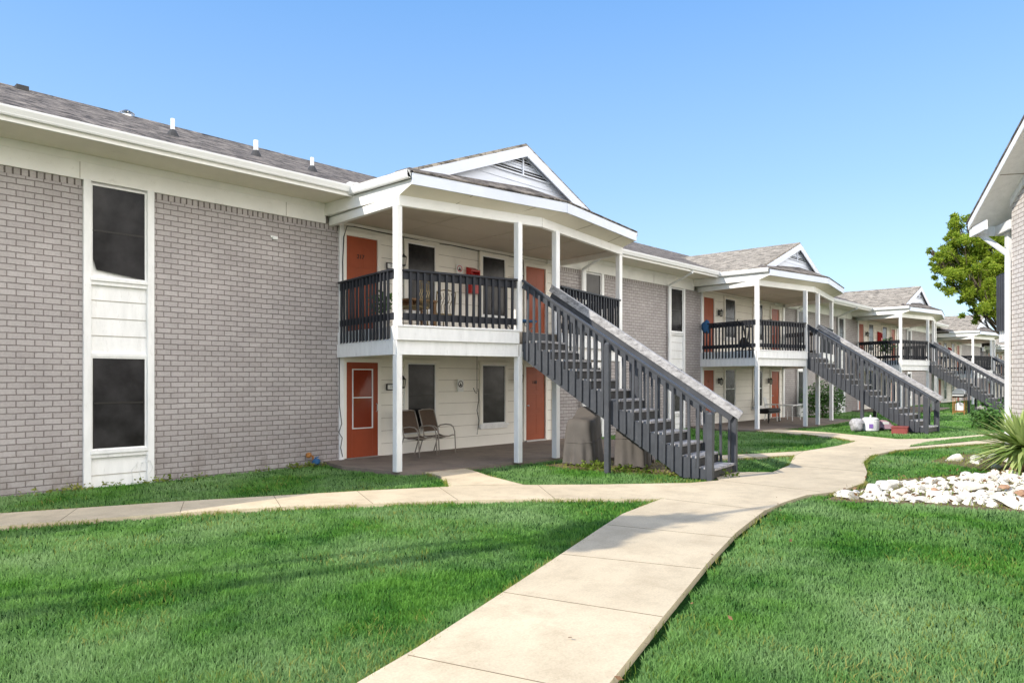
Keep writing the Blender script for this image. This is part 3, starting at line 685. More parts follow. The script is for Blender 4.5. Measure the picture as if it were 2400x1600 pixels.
# ------------------------------------------------------------------ lanterns, signs, cabinets
lantern(10.43, -.02, 4.46, 'black wall lantern beside the upstairs door numbered 217')
lantern(10.41, -.02, 1.70, 'black wall lantern between the storm door and the chairs')
lantern(14.40, -.02, 1.80, 'black wall lantern beside the downstairs orange door by the grill covers')
lantern(14.40, -.02, 4.45, 'black wall lantern on the near upper balcony, by the door at the stair head')
for m, nm in ((m2, 'middle'), (m3, 'third')):
    for r, zz, t in ((-2.15, 4.30, 'upstairs, by the first door of the %s porch'), (2.2, 4.20, 'upstairs, by the second door of the %s porch'), (-2.15, 1.68, 'downstairs, by the first door of the %s porch'), (2.2, 1.68, 'downstairs, by the second door of the %s porch')):
        lantern(m['X'](r), -.02, zz, 'black wall lantern ' + t % nm)
def plaque(x, z, label, txt):
    t = thing('number_plaque', label, 'sign', (x, -.03, z))
    b = MB(); b.box(-.15, .15, -.012, .01, -.075, .075); b.build('plaque_frame', M['dark_metal'], t, bev=.003)
    b = MB(); b.box(-.125, .125, -.016, -.011, -.05, .05); b.build('plaque_face', M['paper'], t)
    text_part('lettering', txt, .075, (0, -.018, 0), (R(90), 0, 0), M['dark_metal'], t, .001)
plaque(10.17, 4.27, 'small framed number plaque beside the upstairs door numbered 217', '217')
plaque(10.17, 1.56, 'small framed number plaque between the storm door and the porch post', '117')
def nosmoke(x, z, w, h, label, red):
    t = thing('warning_sign', label, 'sign', (x, -.03, z))
    b = MB(); b.box(-w / 2, w / 2, -.004, .01, -h / 2, h / 2); b.build('sign_panel', M['paper'], t)
    b = MB(); r = w * .36; zc = h * .12
    pts = [(r * math.cos(a * math.pi / 12), -.006, zc + r * math.sin(a * math.pi / 12)) for a in range(25)]
    b.tube(pts, .009, 5); b.build('sign_ring', M['red'] if red else M['dark_metal'], t)
    b = MB(); b.extr([(-.05, -.006, zc - .05), (.05, -.006, zc - .05), (.015, -.006, zc + .01), (0, -.006, zc + .05), (-.015, -.006, zc)], (0, .003, 0)); b.build('sign_symbol', M['dark_metal'], t)
nosmoke(12.26, 4.42, .20, .27, 'small white sign with a red ring, on the wall left of the red cabinet', True)
nosmoke(12.29, 1.58, .2, .30, 'small white sign with a dark ring, between the two downstairs windows', False)
def cabinet(x, z, label, y=-.0):
    t = thing('extinguisher_cabinet', label, 'fire cabinet', (x, y, z))
    b = MB(); w = .15
    b.extr([(-w, -.2, -.33), (-w, 0, -.33), (-w, 0, .33), (-w, -.2, .24)], (.02, 0, 0)); b.extr([(w - .02, -.2, -.33), (w - .02, 0, -.33), (w - .02, 0, .33), (w - .02, -.2, .24)], (.02, 0, 0))
    b.box(-w + .02, w - .02, -.2, 0, -.33, -.28); b.extr([(-w + .02, -.2, .24), (-w + .02, 0, .33), (-w + .02, 0, .29), (-w + .02, -.2, .20)], (2 * w - .04, 0, 0))
    b.box(-w + .02, w - .02, -.02, 0, -.28, .28); b.box(-w + .02, w - .02, -.2, -.18, -.28, -.05)
    b.build('cabinet_body', M['red'], t, bev=.004)
    b = MB(); b.lathe((0, -.10, -.27), [(.055, 0), (.06, .02), (.06, .34), (.03, .41), (.02, .45)], 14); b.build('extinguisher', M['red'], t)
cabinet(12.66, 4.20, 'red fire extinguisher cabinet on the near upstairs wall beside a window')
cabinet(m3['X'](.1), 4.2, 'red fire extinguisher cabinet on the upstairs wall of the third porch')
cabinet(m4['X'](-.2), 3.85, 'red fire extinguisher cabinet on the porch wall of the lower far block')
b = MB(); b.box(7.26, 7.36, -.05, 0, 4.47, 4.53); b.box(7.22, 7.27, -.03, 0, 4.50, 4.54); tag(b.build('wall_bracket', M['gutter'], None), 'tiny white metal bracket high on the near brick wall', 'bracket')
# gas valve
t = thing('gas_valve', 'small rusty valve with a teal cap at the foot of the near brick wall', 'valve', (8.10, -.12, 0))
b = MB(); b.tube([(0, 0, -.05), (0, 0, .17), (-.08, .04, .22)], .022); b.lathe((-.1, 0, .2), [(.02, -.05), (.055, -.03), (.06, .0), (.055, .04), (.02, .06)], 12); b.build('valve_body', M['brass'], t)
b = MB(); b.lathe((.06, -.02, .0), [(.05, 0), (.085, .03), (.085, .09), (.06, .12), (.03, .13)], 14); b.tube([(.04, -.02, .14), (.12, -.02, .16)], .012); b.build('valve_cap', M['blue'], t)

# ------------------------------------------------------------------ porch furniture
def sling_chair(x, y, rz, label):
    t = thing('patio_chair', label, 'chair', (x, y, .04), rz)
    W = .29
    for sg in (-1, 1):
        b = MB(); xx = sg * W
        # front leg -> arm -> meets back; chair faces -y
        arm = [(xx, -.34, 0), (xx, -.325, .30), (xx, -.31, .50), (xx, -.27, .60), (xx, -.20, .645), (xx, -.05, .655), (xx, .12, .63), (xx, .20, .58)]
        b.tube(arm, .014, 8); b.build('arm_frame', M['taupe'], t, smooth=True)
        b = MB(); xi = sg * (W - .03)
        b.tube([(xi, .30, 0), (xi, .20, .28), (xi, .14, .42), (xi, .17, .55), (xi, .235, .78), (xi, .30, .98)], .014, 8); b.build('leg', M['taupe'], t, smooth=True)
        b = MB(); b.tube([(xi, .14, .42), (xi, 0.0, .385), (xi, -.16, .385), (xi, -.27, .42), (xi, -.315, .415)], .013, 8); b.build('seat_rail', M['taupe'], t, smooth=True)
    for pts in ([(-.26, .30, .98), (-.13, .305, 1.0), (.13, .305, 1.0), (.26, .30, .98)], [(-.26, -.29, .42), (-.1, -.30, .395), (.1, -.30, .395), (.26, -.29, .42)], [(-.27, .15, .40), (.27, .15, .40)]):
        b = MB(); b.tube(pts, .012, 6); b.build('crossbar', M['taupe'], t, smooth=True)
    prof = [(.16, .50), (.175, .58), (.20, .68), (.235, .78), (.27, .88), (.30, .985)]
    b = MB(); n = 6
    for i in range(len(prof) - 1):
        for j in range(n):
            xa, xb = -.25 + .5 * j / n, -.25 + .5 * (j + 1) / n; f = lambda q: .03 * (1 - (q / .25) ** 2)
            (y0, z0), (y1, z1) = prof[i], prof[i + 1]
            b.poly([(xa, y0 + f(xa), z0), (xb, y0 + f(xb), z0), (xb, y1 + f(xb), z1), (xa, y1 + f(xa), z1)])
    b.build('backrest', M['sling'], t, smooth=True)
    prof = [(.13, .425), (.0, .385), (-.14, .378), (-.25, .41), (-.29, .42)]; b = MB()
    for i in range(len(prof) - 1):
        for j in range(n):
            xa, xb = -.25 + .5 * j / n, -.25 + .5 * (j + 1) / n; f = lambda q: -.03 * (1 - (q / .25) ** 2)
            (y0, z0), (y1, z1) = prof[i], prof[i + 1]
            b.poly([(xa, y0, z0 + f(xa)), (xb, y0, z0 + f(xb)), (xb, y1, z1 + f(xb)), (xa, y1, z1 + f(xa))])
    b.build('seat', M['sling'], t, smooth=True)
    return t
sling_chair(10.42, -.60, R(8), 'brown sling patio chair standing next to the porch post')
sling_chair(11.08, -.50, R(8), 'brown sling patio chair farther from the porch post')

# upstairs clutter, near balcony
t = thing('side_table', 'small brown wooden table on the near upstairs balcony, behind the corner railing', 'table', (9.95, -1.15, 2.715))
b = MB(); b.box(-.36, .36, -.25, .25, .66, .70); b.build('table_top', M['wood'], t, bev=.004)
b = MB(); b.box(-.33, .33, -.23, .23, .28, .31); b.box(-.33, .33, .2, .22, .50, .66); b.build('shelf', M['wood'], t)
for sx in (-1, 1):
    for sy in (-1, 1):
        b = MB(); b.box(sx * .32 - .02, sx * .32 + .02, sy * .21 - .02, sy * .21 + .02, 0, .66); b.build('leg', M['wood'], t)
def basket_chair(x, y, z, rz, label):
    t = thing('scroll_chair', label, 'chair', (x, y, z), rz)
    b = MB()
    for i in range(-3, 4):
        b.tube([(i * .07, .2, .45), (i * .07 + .03, .22, .62), (i * .07 - .03, .24, .78), (i * .07 + .01, .26, .9)], .008, 5)
    b.tube([(-.24, .2, .42), (-.24, .27, .92), (0, .28, .98), (.24, .27, .92), (.24, .2, .42)], .014, 6); b.build('backrest', M['yellow'], t)
    b = MB(); b.box(-.24, .24, -.22, .22, .42, .46); b.build('seat', M['yellow'], t, bev=.01)
    for sx in (-1, 1):
        for sy in (-1, 1):
            b = MB(); b.tube([(sx * .22, sy * .2, 0), (sx * .21, sy * .19, .42)], .014, 6); b.build('leg', M['yellow'], t)
basket_chair(9.25, -1.9, 2.715, R(200), 'straw coloured scroll back chair in the near corner of the upstairs balcony')
basket_chair(10.75, -1.0, 2.715, R(170), 'straw coloured scroll back chair beside the small upstairs table')
t = thing('potted_plant', 'leafy plant in a white pot behind the near upstairs side railing', 'potted plant', (8.85, -1.35, 2.715))
b = MB(); b.lathe((0, 0, 0), [(.10, 0), (.15, .22), (.16, .26), (.13, .26)], 14); b.build('pot', M['plastic'], t)
def leaf_ball(b, c, rad, n, size, flat=1.0, up=.3):
    for _ in range(n):
        d = Vector((random.gauss(0, 1), random.gauss(0, 1), random.gauss(0, 1) * flat)).normalized() * rad * random.random() ** .45
        p = Vector(c) + d; a = Vector((random.gauss(0, 1), random.gauss(0, 1), random.gauss(0, .6))).normalized(); q = a.cross(Vector((random.gauss(0, .6), random.gauss(0, .6), 1))).normalized()
        s = size * random.uniform(.6, 1.3)
        b.poly([p, p + a * s * .5 + q * s * .28, p + a * s, p + a * s * .5 - q * s * .28])
b = MB(); leaf_ball(b, (0, 0, .5), .26, 170, .13); b.tube([(0, 0, .2), (.02, 0, .5)], .012, 5); b.build('foliage', M['plantgreen'], t)
# kick scooter / folded trolley shape by the stair head
t = thing('folding_stool', 'low dark folding stool on the near upstairs balcony below the second window', 'stool', (13.2, -1.2, 2.715))
b = MB(); b.box(-.4, .4, -.2, .2, .42, .47); b.build('seat', M['blue'], t, bev=.01)
for sx in (-1, 1):
    b = MB(); b.tube([(sx * .34, -.2, 0), (sx * .34, .2, .42)], .013, 6); b.tube([(sx * .34, .2, 0), (sx * .34, -.2, .42)], .013, 6); b.build('leg', M['steel'], t)

# covered grills
def covered_grill(x, y, rz, w, d, h, skew, label):
    t = thing('covered_grill', label, 'covered grill', (x, y, .0), rz)
    from mathutils import noise
    NA, NU, NC = 96, 26, 10; b = MB(); vs = []; ph = skew * 11
    def ring(k, u, zf):
        for i in range(NA):
            a = 2 * math.pi * i / NA; cx_, sy_ = math.cos(a), math.sin(a)
            q = (abs(cx_) ** 5 + abs(sy_) ** 5) ** -.2
            X_, Y_ = cx_ * q * w / 2 * k, sy_ * q * d / 2 * k
            vs.append((X_, Y_, zf(X_, Y_, a)))
    fold = lambda a, u: ((1 - u) ** 1.3) * (.035 * abs(math.sin(a * 3.5 + ph + .6 * math.sin(3 * u + a))) + .018 * math.sin(a * 11 + ph * 2 + 2 * u)) + .012 * noise.noise(Vector((math.cos(a) * 2.5, math.sin(a) * 2.5, u * 3 + ph)))
    topz = lambda X_: h * (1 + skew * X_ / w * 1.1) - .05 * math.cos(X_ / w * 7)
    for m in range(NU):
        u = m / (NU - 1)
        for i in range(NA):
            a = 2 * math.pi * i / NA; cx_, sy_ = math.cos(a), math.sin(a); q = (abs(cx_) ** 5 + abs(sy_) ** 5) ** -.2
            k = (1.04 - .10 * u) * (1 - .10 * max(0, (u - .88) / .12) ** 2); f_ = fold(a, u) / .3
            X_, Y_ = cx_ * q * w / 2 * k * (1 + f_), sy_ * q * d / 2 * k * (1 + f_)
            sag = .02 * math.sin(a * 5 + ph) * (u > .4)
            z_ = u * (topz(X_) - .03) + sag * (1 - abs(2 * u - 1)) + (.02 * abs(math.sin(a * 7 + ph)) if m == 0 else 0)
            vs.append((X_, Y_, z_))
    for m in range(1, NC):
        k0 = .84 * (1 - m / NC) ** .9
        for i in range(NA):
            a = 2 * math.pi * i / NA; cx_, sy_ = math.cos(a), math.sin(a); q = (abs(cx_) ** 5 + abs(sy_) ** 5) ** -.2
            X_, Y_ = cx_ * q * w / 2 * k0, sy_ * q * d / 2 * k0
            vs.append((X_, Y_, topz(X_) + .012 * math.sin(Y_ * 14 + X_ * 9 + ph) - .004))
    rows = NU + NC - 1
    fs = [(r_ * NA + i, r_ * NA + (i + 1) % NA, (r_ + 1) * NA + (i + 1) % NA, (r_ + 1) * NA + i) for r_ in range(rows - 1) for i in range(NA)]
    fs.append(tuple((rows - 1) * NA + i for i in range(NA)))
    b.add(vs, fs); b.build('canvas_cover', M['cover'], t, smooth=True)
    b = MB()
    for u_ in (.03, .5):
        pts = []
        for i in range(49):
            a = 2 * math.pi * i / 48; cx_, sy_ = math.cos(a), math.sin(a); q = (abs(cx_) ** 5 + abs(sy_) ** 5) ** -.2; k = (1.045 - .10 * u_) * (1 + fold(a, u_) / .3)
            X_ = cx_ * q * w / 2 * k; pts.append((X_, sy_ * q * d / 2 * k, u_ * topz(X_)))
        b.tube(pts, .009, 5)
    b.build('seam_band', M['cover'], t)
covered_grill(12.10, -3.95, R(12), .72, .6, 1.0, .28, 'grill under a tan canvas cover, on the patio side of the stair post')
covered_grill(12.42, -4.95, R(20), .66, .6, .98, -.18, 'grill under a tan canvas cover, directly beneath the steps')

# things on the middle porch
t = thing('garden_chair', 'white plastic garden chair against the wall of the middle downstairs porch', 'chair', (29.2, -.75, .04), R(190))
b = MB(); b.box(-.25, .25, -.24, .24, .40, .44); b.build('seat', M['plastic'], t, bev=.015)
b = MB(); b.extr([(-.26, -.22, .44), (.26, -.22, .44), (.24, -.32, .92), (.12, -.33, .97), (-.12, -.33, .97), (-.24, -.32, .92)], (0, .025, 0)); b.build('backrest', M['plastic'], t, bev=.01)
for sx in (-1, 1):
    b = MB(); b.tube([(sx * .27, -.24, .66), (sx * .28, .18, .66), (sx * .27, .23, .40)], .02, 6); b.build('armrest', M['plastic'], t)
    for sy in (-1, 1):
        b = MB(); b.tube([(sx * .26, sy * .25, 0), (sx * .22, sy * .21, .42)], [.018, .024], 6); b.build('leg', M['plastic'], t)
t = thing('patio_table', 'low white table with thin legs beside the white chair on the middle porch', 'table', (30.0, -1.15, .04), R(5))
b = MB(); b.box(-.6, .6, -.3, .3, .60, .64); b.build('table_top', M['plastic'], t, bev=.008)
for sx in (-1, 1):
    for sy in (-1, 1):
        b = MB(); b.tube([(sx * .56, sy * .27, 0), (sx * .5, sy * .24, .6)], .018, 6); b.build('leg', M['plastic'], t)
t = thing('bench', 'low black cushioned bench in front of the white chair on the middle porch', 'bench', (27.9, -1.15, .04), R(4))
b = MB(); b.box(-.7, .7, -.25, .25, .40, .54); b.build('cushion', M['cable'], t, bev=.05)
b = MB(); b.box(-.68, .68, -.23, .23, .36, .40); b.build('seat_frame', M['dark_metal'], t)
for sx in (-1, 1):
    for sy in (-1, 1):
        b = MB(); b.tube([(sx * .62, sy * .2, 0), (sx * .62, sy * .2, .38)], .02, 6); b.build('leg', M['dark_metal'], t)
# blue jacket over middle railing
m2A = m2['A']
t = MB(); px, py = m2A[0][0] - .12, -.25
bm = bmesh.new(); bmesh.ops.create_icosphere(bm, subdivisions=3, radius=1)
from mathutils import noise as _ns
for v in bm.verts:
    k = 1 + .25 * _ns.noise(v.co * 1.7) ; v.co = Vector((v.co.x * .10, v.co.y * .17, v.co.z * .25)) * k
me = bpy.data.meshes.new('jacket'); bm.to_mesh(me); bm.free(); me.materials.append(M['blue'])
me.polygons.foreach_set('use_smooth', [True] * len(me.polygons))
o = bpy.data.objects.new('hanging_jacket', me); COL.objects.link(o); o.location = (px + .05, py, 3.66); tag(o, 'blue jacket hung over the end of the middle upstairs railing', 'jacket')
# exercise bike
t = thing('exercise_bike', 'black exercise bike standing behind the middle upstairs side railing', 'exercise bike', (m2['fx'](-3.1), -1.75, 2.715), R(60))
b = MB(); b.tube([(-.35, 0, .05), (0, 0, .35), (.32, 0, .05)], .03, 6); b.tube([(0, 0, .35), (-.12, 0, .85)], .025, 6); b.tube([(.05, 0, .35), (.28, 0, 1.05)], .025, 6)
b.tube([(-.35, -.22, .04), (-.35, .22, .04)], .025, 6); b.tube([(.32, -.22, .04), (.32, .22, .04)], .025, 6); b.build('bike_frame', M['dark_metal'], t)
b = MB(); b.lathe((0, 0, 0), [(.05, -.03), (.2, -.03), (.2, .03), (.05, .03)], 18); w = b.build('flywheel', M['dark_metal'], t); w.location = (.2, 0, .32); w.rotation_euler = (R(90), 0, 0)
b = MB(); b.box(-.26, .0, -.09, .09, .85, .91); b.build('saddle', M['dark_metal'], t, bev=.02)
b = MB(); b.tube([(.22, -.25, 1.15), (.3, -.2, 1.02), (.3, .2, 1.02), (.22, .25, 1.15)], .018, 6); b.build('handlebar', M['dark_metal'], t)
t = thing('planter', 'potted shrub on the third porch balcony behind its side railing', 'potted plant', (m3['fx'](-3.2), -1.6, 2.715))
b = MB(); b.lathe((0, 0, 0), [(.13, 0), (.19, .3), (.17, .3)], 12); b.build('pot', M['plastic'], t)
b = MB(); leaf_ball(b, (0, 0, .75), .42, 160, .2); b.build('foliage', M['plantgreen'], t)

# clutter under middle stair
cx, cy = 26.35, -5.35
t = thing('cooler', 'white rounded cooler with a lid, under the middle stair', 'cooler', (cx, cy, -.03), R(20))
b = MB(); b.lathe((0, 0, 0), [(.22, 0), (.26, .04), (.27, .36), (.24, .38)], 18); b.build('tub', M['plastic'], t, smooth=False)
b = MB(); b.lathe((0, 0, .38), [(.26, 0), (.26, .05), (.2, .09), (.04, .10)], 18); b.tube([(-.14, 0, .46), (-.1, 0, .54), (.1, 0, .54), (.14, 0, .46)], .02, 6); b.build('lid', M['plastic'], t)
b = MB(); b.box(-.275, -.262, -.06, .06, .12, .26); b.build('sticker', M['purple'], t)
t = thing('toy_car', 'pink and white toy car under the middle stair', 'toy', (cx + .45, cy - .38, -.03), R(-60))
b = MB(); b.extr([(-.3, -.13, .06), (.3, -.13, .06), (.3, -.13, .18), (.15, -.13, .22), (.06, -.13, .36), (-.18, -.13, .38), (-.3, -.13, .25)], (0, .26, 0)); b.build('car_body', M['pink'], t, bev=.03)
b = MB(); b.box(-.16, .04, -.135, .135, .24, .33); b.build('window', M['plastic'], t)
for sx in (-.19, .19):
    for sy in (-.14, .14):
        b = MB(); b.lathe((0, 0, 0), [(.03, -.02), (.065, -.02), (.065, .02), (.03, .02)], 12); w = b.build('wheel', M['dark_metal'], t); w.location = (sx, sy, .065); w.rotation_euler = (R(90), 0, 0)
t = thing('storage_bag', 'white and violet patterned bag beside the cooler under the middle stair', 'bag', (cx - .35, cy + .35, -.03), R(30))
def blob(name, mtl, parent, sx, sy, sz, seed=0, am=.3):
    bm = bmesh.new(); bmesh.ops.create_icosphere(bm, subdivisions=3, radius=1)
    for v in bm.verts:
        k = 1 + am * _ns.noise(v.co * 1.6 + Vector((seed * 7.1, 0, 0))) + am * .4 * _ns.noise(v.co * 4 + Vector((seed * 3.1, 0, 0)))
        v.co = Vector((v.co.x * sx, v.co.y * sy, max(v.co.z, -.75) * sz)) * k; v.co.z += sz * .75
    me = bpy.data.meshes.new(name); bm.to_mesh(me); bm.free(); me.materials.append(mtl); me.polygons.foreach_set('use_smooth', [True] * len(me.polygons))
    o = bpy.data.objects.new(name, me); COL.objects.link(o); o.parent = parent; return o
blob('bag_body', M['grey_bag'], t, .24, .2, .24, 1); blob('bag_flap', M['grey_bag'], t, .2, .23, .14, 2).location = (.0, -.02, .2)
t = thing('crate', 'flat red plastic crate at the foot of the middle stair', 'crate', (26.0, -6.35, -.03), R(10))
b = MB(); b.box(-.35, .35, -.22, .22, 0, .03)
for (x0, x1, y0, y1) in ((-.35, .35, -.22, -.2), (-.35, .35, .2, .22), (-.35, -.33, -.2, .2), (.33, .35, -.2, .2)): b.box(x0, x1, y0, y1, .03, .2)
b.build('crate_body', M['faded'], t, bev=.004)
b = MB(); b.box(-.37, .37, -.24, .24, .2, .225); b.build('crate_rim', M['faded'], t)

# kettle grill at third stair
def cart_grill(x, y, rz, label):
    t = thing('barbecue_grill', label, 'grill', (x, y, -.03), rz)
    b = MB(); b.extr([(-.45, -.28, .85), (.45, -.28, .85), (.45, .28, .85), (-.45, .28, .85)], (0, 0, .16)); b.build('firebox', M['dark_metal'], t, bev=.03)
    b = MB(); b.extr([(-.44, -.28, 1.02), (-.44, -.26, 1.16), (-.44, -.1, 1.28), (-.44, .12, 1.28), (-.44, .27, 1.15), (-.44, .28, 1.02)], (.88, 0, 0)); b.build('lid', M['steel'], t, bev=.01)
    b = MB(); b.box(-.9, -.47, -.24, .24, .94, .98); b.box(.47, .9, -.24, .24, .94, .98); b.build('side_shelf', M['plastic'], t)
    for sx in (-1, 1):
        for sy in (-1, 1):
            b = MB(); b.box(sx * .42 - .02, sx * .42 + .02, sy * .24 - .02, sy * .24 + .02, .0, .85); b.build('leg', M['brass'], t)
    b = MB(); b.box(-.42, .42, -.24, .24, .12, .15); b.build('bottom_shelf', M['brass'], t)
    b = MB(); b.lathe((0, 0, .15), [(.12, 0), (.19, .05), (.19, .35), (.12, .42), (.05, .46)], 14); b.build('gas_bottle', M['plastic'], t)
cart_grill(m3['stair'][0] - 2.2, -4.9, R(5), 'gas barbecue grill with a steel lid on a cart, near the third stair')
t = thing('storage_bag', 'white and pink heap of a bag under the third stair', 'bag', (m3['stair'][0] + .2, -5.6, -.03))
blob('bag_body', M['grey_bag'], t, .5, .4, .3, 4); blob('bag_flap', M['pink'], t, .25, .25, .2, 5).location = (.2, -.2, .15)
# seat under near stair: small low table
t = thing('low_table', 'low grey metal table under the foot of the near stair', 'table', (12.85, -4.75, -.02), R(8))
b = MB(); b.box(-.35, .35, -.22, .22, .32, .36); b.build('table_top', M['steel'], t)
for sx in (-1, 1):
    for sy in (-1, 1):
        b = MB(); b.tube([(sx * .32, sy * .2, 0), (sx * .32, sy * .2, .33)], .012, 5); b.build('leg', M['dark_metal'], t)

# ------------------------------------------------------------------ pale brick building on the right
Wd = (FW + RT * .2615).normalized(); Nd = (FW * .2615 - RT).normalized()
p0 = CAM + FW * 15.5 + RT * (.6888 * 15.5)
ang = math.atan2(-Wd.y, -Wd.x)
bC = thing('brick_house', 'pale brick building with a steep gabled end, white downspout and balcony, beside the yucca', 'apartment building', (p0.x, p0.y, 0), ang)
ZE = 5.17; SLc = .45; XE = -.93; OV = .50
zs = lambda x: ZE + SLc * (x - XE)      # soffit height
b = MB()
xr = 7.0
b.add([(0, 0, -.3), (xr * 2, 0, -.3), (xr * 2, 0, zs(0) - .02), (xr, 0, zs(xr) - .02), (0, 0, zs(0) - .02), (0, .25, -.3), (xr * 2, .25, -.3), (xr * 2, .25, zs(0)), (xr, .25, zs(xr)), (0, .25, zs(0))],
      [(0, 1, 2, 3, 4), (5, 9, 8, 7, 6), (0, 4, 9, 5)])
b.box(0.01, .25, .25, 9, -.3, zs(0) - .06)
b.build('brick_wall', M['brick_b'], bC)
b = MB()     # roof slabs
th = .10
b.extr([(XE - .08, -OV - .05, zs(XE) + .10), (xr, -OV - .05, zs(xr) + .14), (xr, 9, zs(xr) + .14), (XE - .08, 9, zs(XE) + .10)], (0, 0, .05))
b.extr([(xr, -OV - .05, zs(xr) + .14), (2 * xr + .95, -OV - .05, zs(XE) + .10), (2 * xr + .95, 9, zs(XE) + .10), (xr, 9, zs(xr) + .14)], (0, 0, .05))
b.build('roof', M['shingle'], bC)
b = MB(); b.poly([(XE, -OV, zs(XE)), (xr, -OV, zs(xr)), (xr, 0, zs(xr)), (XE, 0, zs(XE))]); b.poly([(XE, 0, zs(XE)), (0, 0, zs(0)), (0, 2.2, zs(0)), (XE, 2.2, zs(XE))])
b.build('soffit', M['trim'], bC)
b = MB()
for x in (.75, 2.4, 4.2): b.extr([(x, -OV + .02, zs(x) - .004), (x + .012, -OV + .02, zs(x + .012) - .004), (x + .012, -.02, zs(x + .012) - .004), (x, -.02, zs(x) - .004)], (0, 0, -.004))
b.build('soffit_seam', M['joint'], bC)
b = MB(); b.extr([(XE, -OV, zs(XE) - .03), (xr, -OV, zs(xr) - .03), (xr, -OV, zs(xr) + .13), (XE, -OV, zs(XE) + .13)], (0, -.035, 0)); b.build('rake_board', M['trim'], bC, bev=.003)
b = MB(); b.extr([(.0, -.03, zs(0) - .16), (xr, -.03, zs(xr) - .16), (xr, -.03, zs(xr)), (0, -.03, zs(0))], (0, .028, 0)); b.build('frieze_board', M['trim'], bC)
b = MB(); b.box(XE - .02, XE + .02, -OV, 4, ZE - .20, ZE + .12); b.box(XE + .02, -.02, -OV + .02, -OV + .06, ZE - .2, ZE - .0); b.box(XE + .0, -.1, 0, .05, ZE - .2, ZE); b.build('eave_fascia', M['trim'], bC, bev=.003)
b = MB(); b.box(XE - .12, XE - .02, -OV, 6, ZE - .02, ZE + .11); b.build('gutter', M['gutter'], bC, bev=.004)
b = MB(); b.tube([(XE + .12, -.36, ZE - .02), (XE + .12, -.36, ZE - .14), (-.04, -.06, ZE - .75), (-.045, -.055, ZE - .9), (-.045, -.055, .05)], .06, 8); b.build('downspout', M['gutter'], bC)
b = MB(); b.box(-.66, -.48, .1, .26, 2.8, ZE - .19); b.build('porch_post', M['trim'], bC, bev=.006)
b = MB(); b.box(-.80, -.01, .03, .09, 4.02, 4.08); b.box(-.80, -.01, .04, .08, 3.0, 3.1); rr = b.build('balcony_railing', M['black'], bC)
first = None
for i in range(6):
    if first is None:
        b = MB(); b.box(-.035, .035, -.02, .02, 0, 1.24); first = b.build('baluster', M['stair'], rr); o = first
    else: o = first.copy(); COL.objects.link(o); o.parent = rr
    o.location = (-.74 + i * .128, .0, 2.80); o.rotation_euler = (0, 0, 0)
b = MB(); b.box(-.82, -.012, .05, 3, 2.56, 2.86); b.build('balcony_deck', M['trim'], bC)

# ------------------------------------------------------------------ ground
PATH = [(-14, -.55), (-3, -.95), (.5, -1.35), (2.42, -1.88), (4.37, -2.65), (6.74, -3.77), (7.9, -4.42), (8.45, -3.75), (8.72, -3.2), (8.85, -2.55), (9.75, -2.62), (9.66, -3.1), (9.25, -4.0), (8.86, -5.18),
        (9.8, -6.12), (10.89, -7.05), (11.5, -7.28), (12.0, -6.95), (12.75, -7.0), (13.18, -7.5), (14.47, -7.30), (16.5, -6.62), (15.44, -6.12), (13.5, -5.15), (13.8, -4.7), (15.97, -5.72), (17.5, -6.42),
        (19.5, -6.55), (21.3, -6.45), (22.3, -5.6), (23.0, -4.3), (23.35, -2.5), (24.7, -2.5), (24.3, -4.6), (23.3, -6.35), (22.9, -7.1), (23.7, -7.75), (25.22, -8.2), (27.12, -8.7), (33, -9.9), (46, -12), (46, -13.6), (33, -11.9), (27.5, -10.4),
        (24.31, -9.75), (22.93, -9.2), (21.01, -8.5), (19.39, -8.0), (17.56, -7.92), (16.08, -8.21), (14.41, -8.78), (12.87, -9.19), (11.6, -9.2), (10.93, -8.97), (10.07, -8.97), (9.22, -9.05), (7.72, -9.38), (6.36, -9.76), (4.73, -10.26), (3.44, -10.66),
        (1.5, -11.3), (-3, -12.9), (-3.6, -11.6), (1.0, -10.1), (2.47, -9.6), (3.03, -9.44), (3.86, -9.16), (5.17, -8.71), (6.4, -8.28), (7.06, -8.05), (7.8, -7.80), (9.15, -7.55),
        (8.13, -6.42), (7.1, -5.5), (6.04, -4.78), (5.08, -4.1), (3.96, -3.52), (2.75, -3.06), (1.5, -2.6), (-3, -1.95), (-14, -1.5)]
def flat(name, pts, z0, z1, m, label=None, bev=.01):
    bm = bmesh.new(); vs = [bm.verts.new((x, y, z1)) for x, y in pts]; f = bm.faces.new(vs)
    if f.normal.z < 0 or True:
        f.normal_update()
        if f.normal.z < 0: f.normal_flip()
    r = bmesh.ops.extrude_face_region(bm, geom=[f]); dn = [v for v in r['geom'] if isinstance(v, bmesh.types.BMVert)]
    for v in dn: v.co.z = z0
    bmesh.ops.recalc_face_normals(bm, faces=bm.faces); bmesh.ops.triangulate(bm, faces=bm.faces[:])
    me = bpy.data.meshes.new(name); bm.to_mesh(me); bm.free(); me.materials.append(m); boxuv(me)
    o = bpy.data.objects.new(name, me); COL.objects.link(o); o['kind'] = 'structure'
    if label: o['label'] = label
    return o
pth = flat('sidewalk', PATH, -.12, .015, M['path'], 'pale concrete sidewalk that forks across the lawn')
def jl(pts, w=.007):
    b = MB(); P = [Vector((*p, .0162)) for p in pts]
    b.beam(P[0], P[1], w, .002); return b.build('expansion_joint', M['joint'], pth)
from math import hypot
